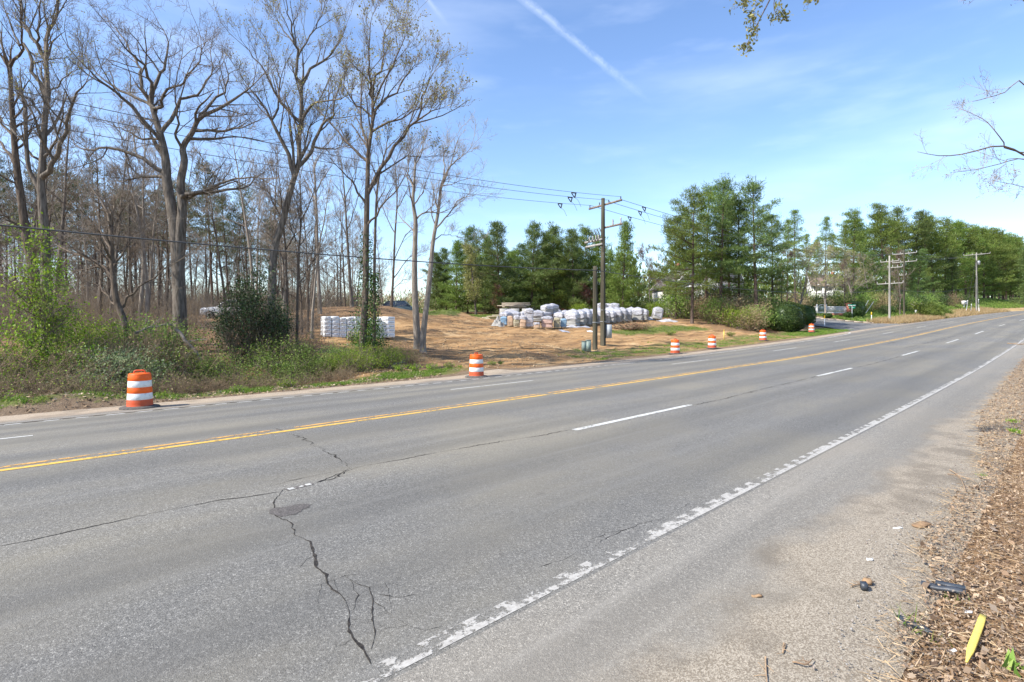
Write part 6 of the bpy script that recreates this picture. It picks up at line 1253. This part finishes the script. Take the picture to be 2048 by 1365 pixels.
T_, c_, x_, y_, L_ = flat_bar('rubber_strip', 'two-ply black rubber strip lying at the edge of the leaf litter', 'rubber strip', (1842, 1174), (1932, 1194), .075, .026, 'board_black', .016, .15)
MB().bar(x_ * (-L_ * .18) + y_ * .05 + UP * .014, x_ * L_ * .49 + y_ * .052 + UP * .014, .055, .018).build('ply', 'board_black', T_)
flat_bar('rubber_scrap', 'thin black rubber scrap half buried beside a grass sprout', 'rubber strip', (1797, 1238), (1862, 1274), .06, .008, 'board_black', .02, .6)
flat_bar('wooden_stake', 'bright yellow flat stake lying on the leaf litter', 'stake', (1966, 1246), (1933, 1342), .042, .012, 'stake_yellow', .045, .12, .75)
flat_bar('cardboard_scrap', 'flat brown scrap of cardboard on the gravel', 'scrap', (1828, 1054), (1858, 1048), .10, .015, 'cardboard', 0, .6)
flat_bar('paper_scrap', 'small white scrap of paper on the gravel above the cardboard', 'scrap', (1786, 1057), (1806, 1058), .03, .008, 'paper', 0, .9); flat_bar('paper_scrap', 'white crumpled scrap on the gravel beside the dark stone', 'scrap', (1733, 1119), (1746, 1123), .04, .012, 'paper', 0, .8)
flat_bar('paper_scrap', 'white scrap among the leaves above the yellow stake', 'scrap', (1930, 1226), (1944, 1232), .035, .012, 'paper', .01, .8); flat_bar('paper_scrap', 'pale scrap in the leaves near the thin sprout', 'scrap', (1898, 1306), (1914, 1308), .025, .01, 'paper', .01, .8)
flat_bar('wood_chip', 'brown curled bark chip on the asphalt shoulder', 'wood chip', (1503, 1194), (1525, 1195), .03, .015, 'cardboard', 0, .8)
p = near_pt(1728, 1178); ST = thing('stone', 'dark square stone lying beside a brown clod on the gravel', 'stone', tuple(p)); mb = MB().box((0, 0, .022), (.055, .05, .045), .5); mb.v = [v + lr.normal(size=v.shape) * .004 for v in mb.v]; mb.build('block', 'board_black', ST)
CL = thing('clod', 'brown lump of earth beside the dark stone', 'clod', tuple(near_pt(1735, 1168))); mb = MB().lathe([(.01, 0), (.035, .005), (.04, .02), (.028, .036), (.005, .04)], 9); mb.v = [v + lr.normal(size=v.shape) * .004 for v in mb.v]; mb.build('lump', 'cardboard', CL, True)
for pts, r, lab in [([(1703, 1176), (1718, 1172), (1750, 1166)], .006, 'thin reddish stick lying behind the dark stone'), ([(1900, 942), (1920, 958), (1930, 980)], .008, 'forked dry twig on the gravel, longer limb'), ([(1895, 950), (1925, 955), (1950, 965)], .006, 'forked dry twig on the gravel, shorter limb'), ([(1957, 925), (2000, 945), (2050, 975)], .012, 'long pale stick lying across the leaf litter'),
                    ([(1568, 1290), (1566, 1310), (1572, 1290)], .005, 'small bent twig on the gravel'), ([(1585, 1328), (1612, 1334), (1626, 1322)], .006, 'curved dark twig near the bottom of the gravel'), ([(1531, 1318), (1532, 1345), (1534, 1372)], .006, 'straight brown stick at the bottom of the shoulder'), ([(2015, 688), (2035, 690), (2060, 691)], .03, 'dead branch lying on the far end of the near shoulder'), ([(1842, 1095), (1870, 1104), (1868, 1104)], .006, 'short straw-coloured stick at the litter edge'),
                    ([(1835, 1335), (1856, 1350), (1880, 1372)], .007, 'pale straw stick slanting out of the bottom edge'), ([(1985, 1130), (2010, 1138), (2045, 1150)], .008, 'pale stick half buried in the leaf litter')]:
    q = np.array([near_pt(x, y, r + .004) for x, y in pts]); T_ = thing('stick', lab, 'stick', tuple(q[0])); s3 = smooth_poly(q - q[0], 8); s3[1:-1, 2] += lr.random(6) * r; MB().tube(s3, np.linspace(r, r * .5, 8), 6).build('stem', 'stick', T_, True); sd = []
    for k in (2, 4, 5): sd.append((branch_poly(lr, s3[k], unit(np.array([lr.normal(), lr.normal(), .25])), r * 12, .2, 0, 3), np.array([r * .5, r * .4, r * .25]), 4))
    tag(MB().tubes(sd).build('twigs', 'stick', T_, True), kind='stuff')
def sprout(x, y, n, h, lab, mat_='grass_blade', wide=.007):
    p = near_pt(x, y); T_ = tag(MB().blades(lr.normal(size=(n, 3)) * (.02 + h * .25, .02 + h * .25, .0), unit(np.column_stack([lr.normal(size=n) * .55, lr.normal(size=n) * .55, np.ones(n)])), h * lr.uniform(.4, 1.1, n), np.full(n, wide), lr).build('grass_sprout', mat_, None, False, tuple(p)), lab, 'grass'); tag(T_, kind='stuff'); return T_
sprout(1824, 1256, 22, .17, 'thin grass sprout growing beside the black rubber scrap'); sprout(1912, 1205, 12, .09, 'tiny grass sprout below the black rubber strip'); sprout(1876, 1290, 10, .1, 'thin green weed at the litter edge near the rubber scrap')
sprout(2025, 845, 90, .10, 'green weed clump in the leaf litter, nearer the road crest of two', 'leaf_bright', .02); sprout(2030, 866, 110, .10, 'green weed clump in the leaf litter, nearer the long pale stick', 'leaf_bright', .02); sprout(2044, 1345, 16, .12, 'broad green weed leaf at the corner of the litter', 'leaf_mid', .05)
sprout(1965, 952, 40, .05, 'thin pale green tuft beside the long pale stick')

# ------------------------------------------------------------------ grass, weeds and dry stalks
gr_ = np.random.default_rng(71)
def grass_patch(name, label, n, tr, dr, which, thr, hmin, hmax, mat_, w_=.014, tuft=7, pw=1.0):
    m = n * 3; t = tr[0] + (tr[1] - tr[0]) * gr_.random(m) ** pw; d = gr_.uniform(*dr, m) + B(t); w0 = zones(t, d)[which]; nz = wob(t, d, 2.3, 6, 12) * .5 + wob(t, d, .7, 6, 20) * .35; keep = (w0 + nz * .55 > thr) & (w0 > .12); t, d = t[keep][:n], d[keep][:n]; k = len(t)
    t = np.repeat(t, tuft) + gr_.normal(size=k * tuft) * .05; d = np.repeat(d, tuft) + gr_.normal(size=k * tuft) * .05; kk_ = d - B(t) > 18.8; t, d = t[kk_], d[kk_]; n2 = len(t); P = np.column_stack([t, d, G(t, d) - .01]); D = unit(np.column_stack([gr_.normal(size=n2) * .5, gr_.normal(size=n2) * .5, np.ones(n2)]))
    tag(MB().blades(P, D, gr_.uniform(hmin, hmax, n2), gr_.uniform(.6, 1.4, n2) * w_, gr_).build(name, mat_), label, 'grass', kind='stuff')
grass_patch('verge_grass', 'patchy green grass on the verge below the thicket', 4200, (-6, 19), (18.9, 21.8), 1, .62, .05, .17, 'grass_blade', .016)
grass_patch('verge_grass', 'green grass strip between the lot and the far shoulder', 7000, (24, 79), (18.9, 26), 1, .66, .05, .15, 'grass_blade', .022, 6, 1.3)
grass_patch('lot_grass', 'green grass at the back and middle of the lot', 6000, (26, 66), (26, 60), 1, .62, .06, .18, 'grass_blade', .03, 6)
grass_patch('dry_grass', 'tall straw-coloured dry grass along the road below the poles', 6500, (99, 200), (18.9, 25), 3, .45, .3, .95, 'grass_dry', .06, 6, 1.4)
grass_patch('bank_growth', 'low green growth covering the bank up the hill', 6000, (101, 260), (22, 34), 1, .5, .2, .6, 'leaf_mid', .14, 6, 1.2)
n = 5200; t = gr_.uniform(-8, 15, n); d = 18.85 + gr_.beta(1.3, 1.6, n) * 3.4; tag(MB().leaves(np.column_stack([t, d, G(t, d) + gr_.random(n) * .05]), gr_, .08, .6, .5).build('dead_leaves', 'litter_leaf'), 'dead leaves strewn over the verge and thicket floor', 'leaf litter', kind='stuff')
n = 9000; t = gr_.uniform(8, 40, n); d = gr_.uniform(19.5, 45, n); w0 = zones(t, d); k_ = (w0[0] > .3) & (wob(t, d, 3.5, 6, 8) > .15); t, d = t[k_], d[k_]; a = gr_.uniform(0, 6.28, len(t)); tag(MB().blades(np.column_stack([t, d, G(t, d) + .02]), unit(np.column_stack([np.cos(a), np.sin(a), gr_.normal(size=len(t)) * .2 + .1])), gr_.uniform(.1, .5, len(t)), np.full(len(t), .03), gr_).build('wood_debris', 'bramble'), 'splinters and twigs scattered over the graded dirt', 'debris', kind='stuff')
n = 2600; t = gr_.uniform(12, 30, n); d = gr_.uniform(19.2, 30, n); sz = .015 + .06 * gr_.random(n) ** 5; V = (oc[None] * (1 + .35 * gr_.normal(size=(n, 6, 1))) * sz[:, None, None]) + np.column_stack([t, d, G(t, d) + sz * .2])[:, None]; mb = MB(); mb.add(V.reshape(-1, 3), None, (ot[None] + (np.arange(n) * 6)[:, None, None]).reshape(-1, 3)); o = mb.build('dirt_clods', 'cardboard'); o.data.materials[0] = MATS['pallet_wood']; tag(o, 'tan clods of earth on the graded dirt', 'clods', kind='stuff')
# weeds on the verge
wd = shrub(600, .5, .28, 'leaf_bright', 420, .05, 'small round green weed on the verge below the thicket', 'verge weeds', nstem=8, name='weed_plant', clumps=14, cl=.3, cat='weed')
for x, d, s_ in ((477, 19.9, .8), (576, 20.0, 1.0), (20, 20.6, 1.3), (60, 20.9, 1.1), (330, 20.2, .7), (800, 21.2, 1.0), (830, 21.0, 1.2), (865, 20.8, 1.1), (900, 20.6, .9), (985, 20.6, .7), (1000, 20.9, .6), (1340, 27, 1.6), (1460, 24, 1.4)): wd.put(gpt(x, d), rot(), s_)
# felled evergreen boughs under the poles
bo = thing('felled_bough', '', 'bough', (0, 0, -50), 0, 'felled evergreen boughs'); brg = np.random.default_rng(81); P, D, th = [], [], []
for k in range(9):
    e = branch_poly(brg, np.array([k * .45 - 1.8, 0, 2.2 + brg.normal() * .2]), unit(np.array([.25 + brg.normal() * .15, -.55, -.45])), 3.4, .08, -.05, 7); th.append((e, np.linspace(.05, .015, 7), 5))
    for q in range(60): i = int(brg.integers(0, 6)); f = brg.random(); c_ = e[i] * (1 - f) + e[i + 1] * f; m = 9; P.append(c_ + brg.normal(size=(m, 3)) * (.3, .3, .2)); D.append(unit(np.array([.1, -.4, -.5]) + brg.normal(size=(m, 3)) * .5))
P, D = np.concatenate(P), np.concatenate(D); MB().tubes(th).build('branches', 'twig_pale', bo, True); MB().blades(P, D, brg.uniform(.3, .6, len(P)), np.full(len(P), .09), brg).build('foliage', 'needle', bo)
bok = Kit(bo); bok.put(on(1842, 108), RZ, 1.1, 'felled evergreen boughs hanging down beside the tall two-arm pole'); bok.put(on(1868, 116), RZ + .6, 1.0, 'rounded heap of felled boughs on the bank up from the poles'); bok.put(on(1760, 112), RZ - .4, .8, 'felled boughs among the shrubs behind the grey pole')
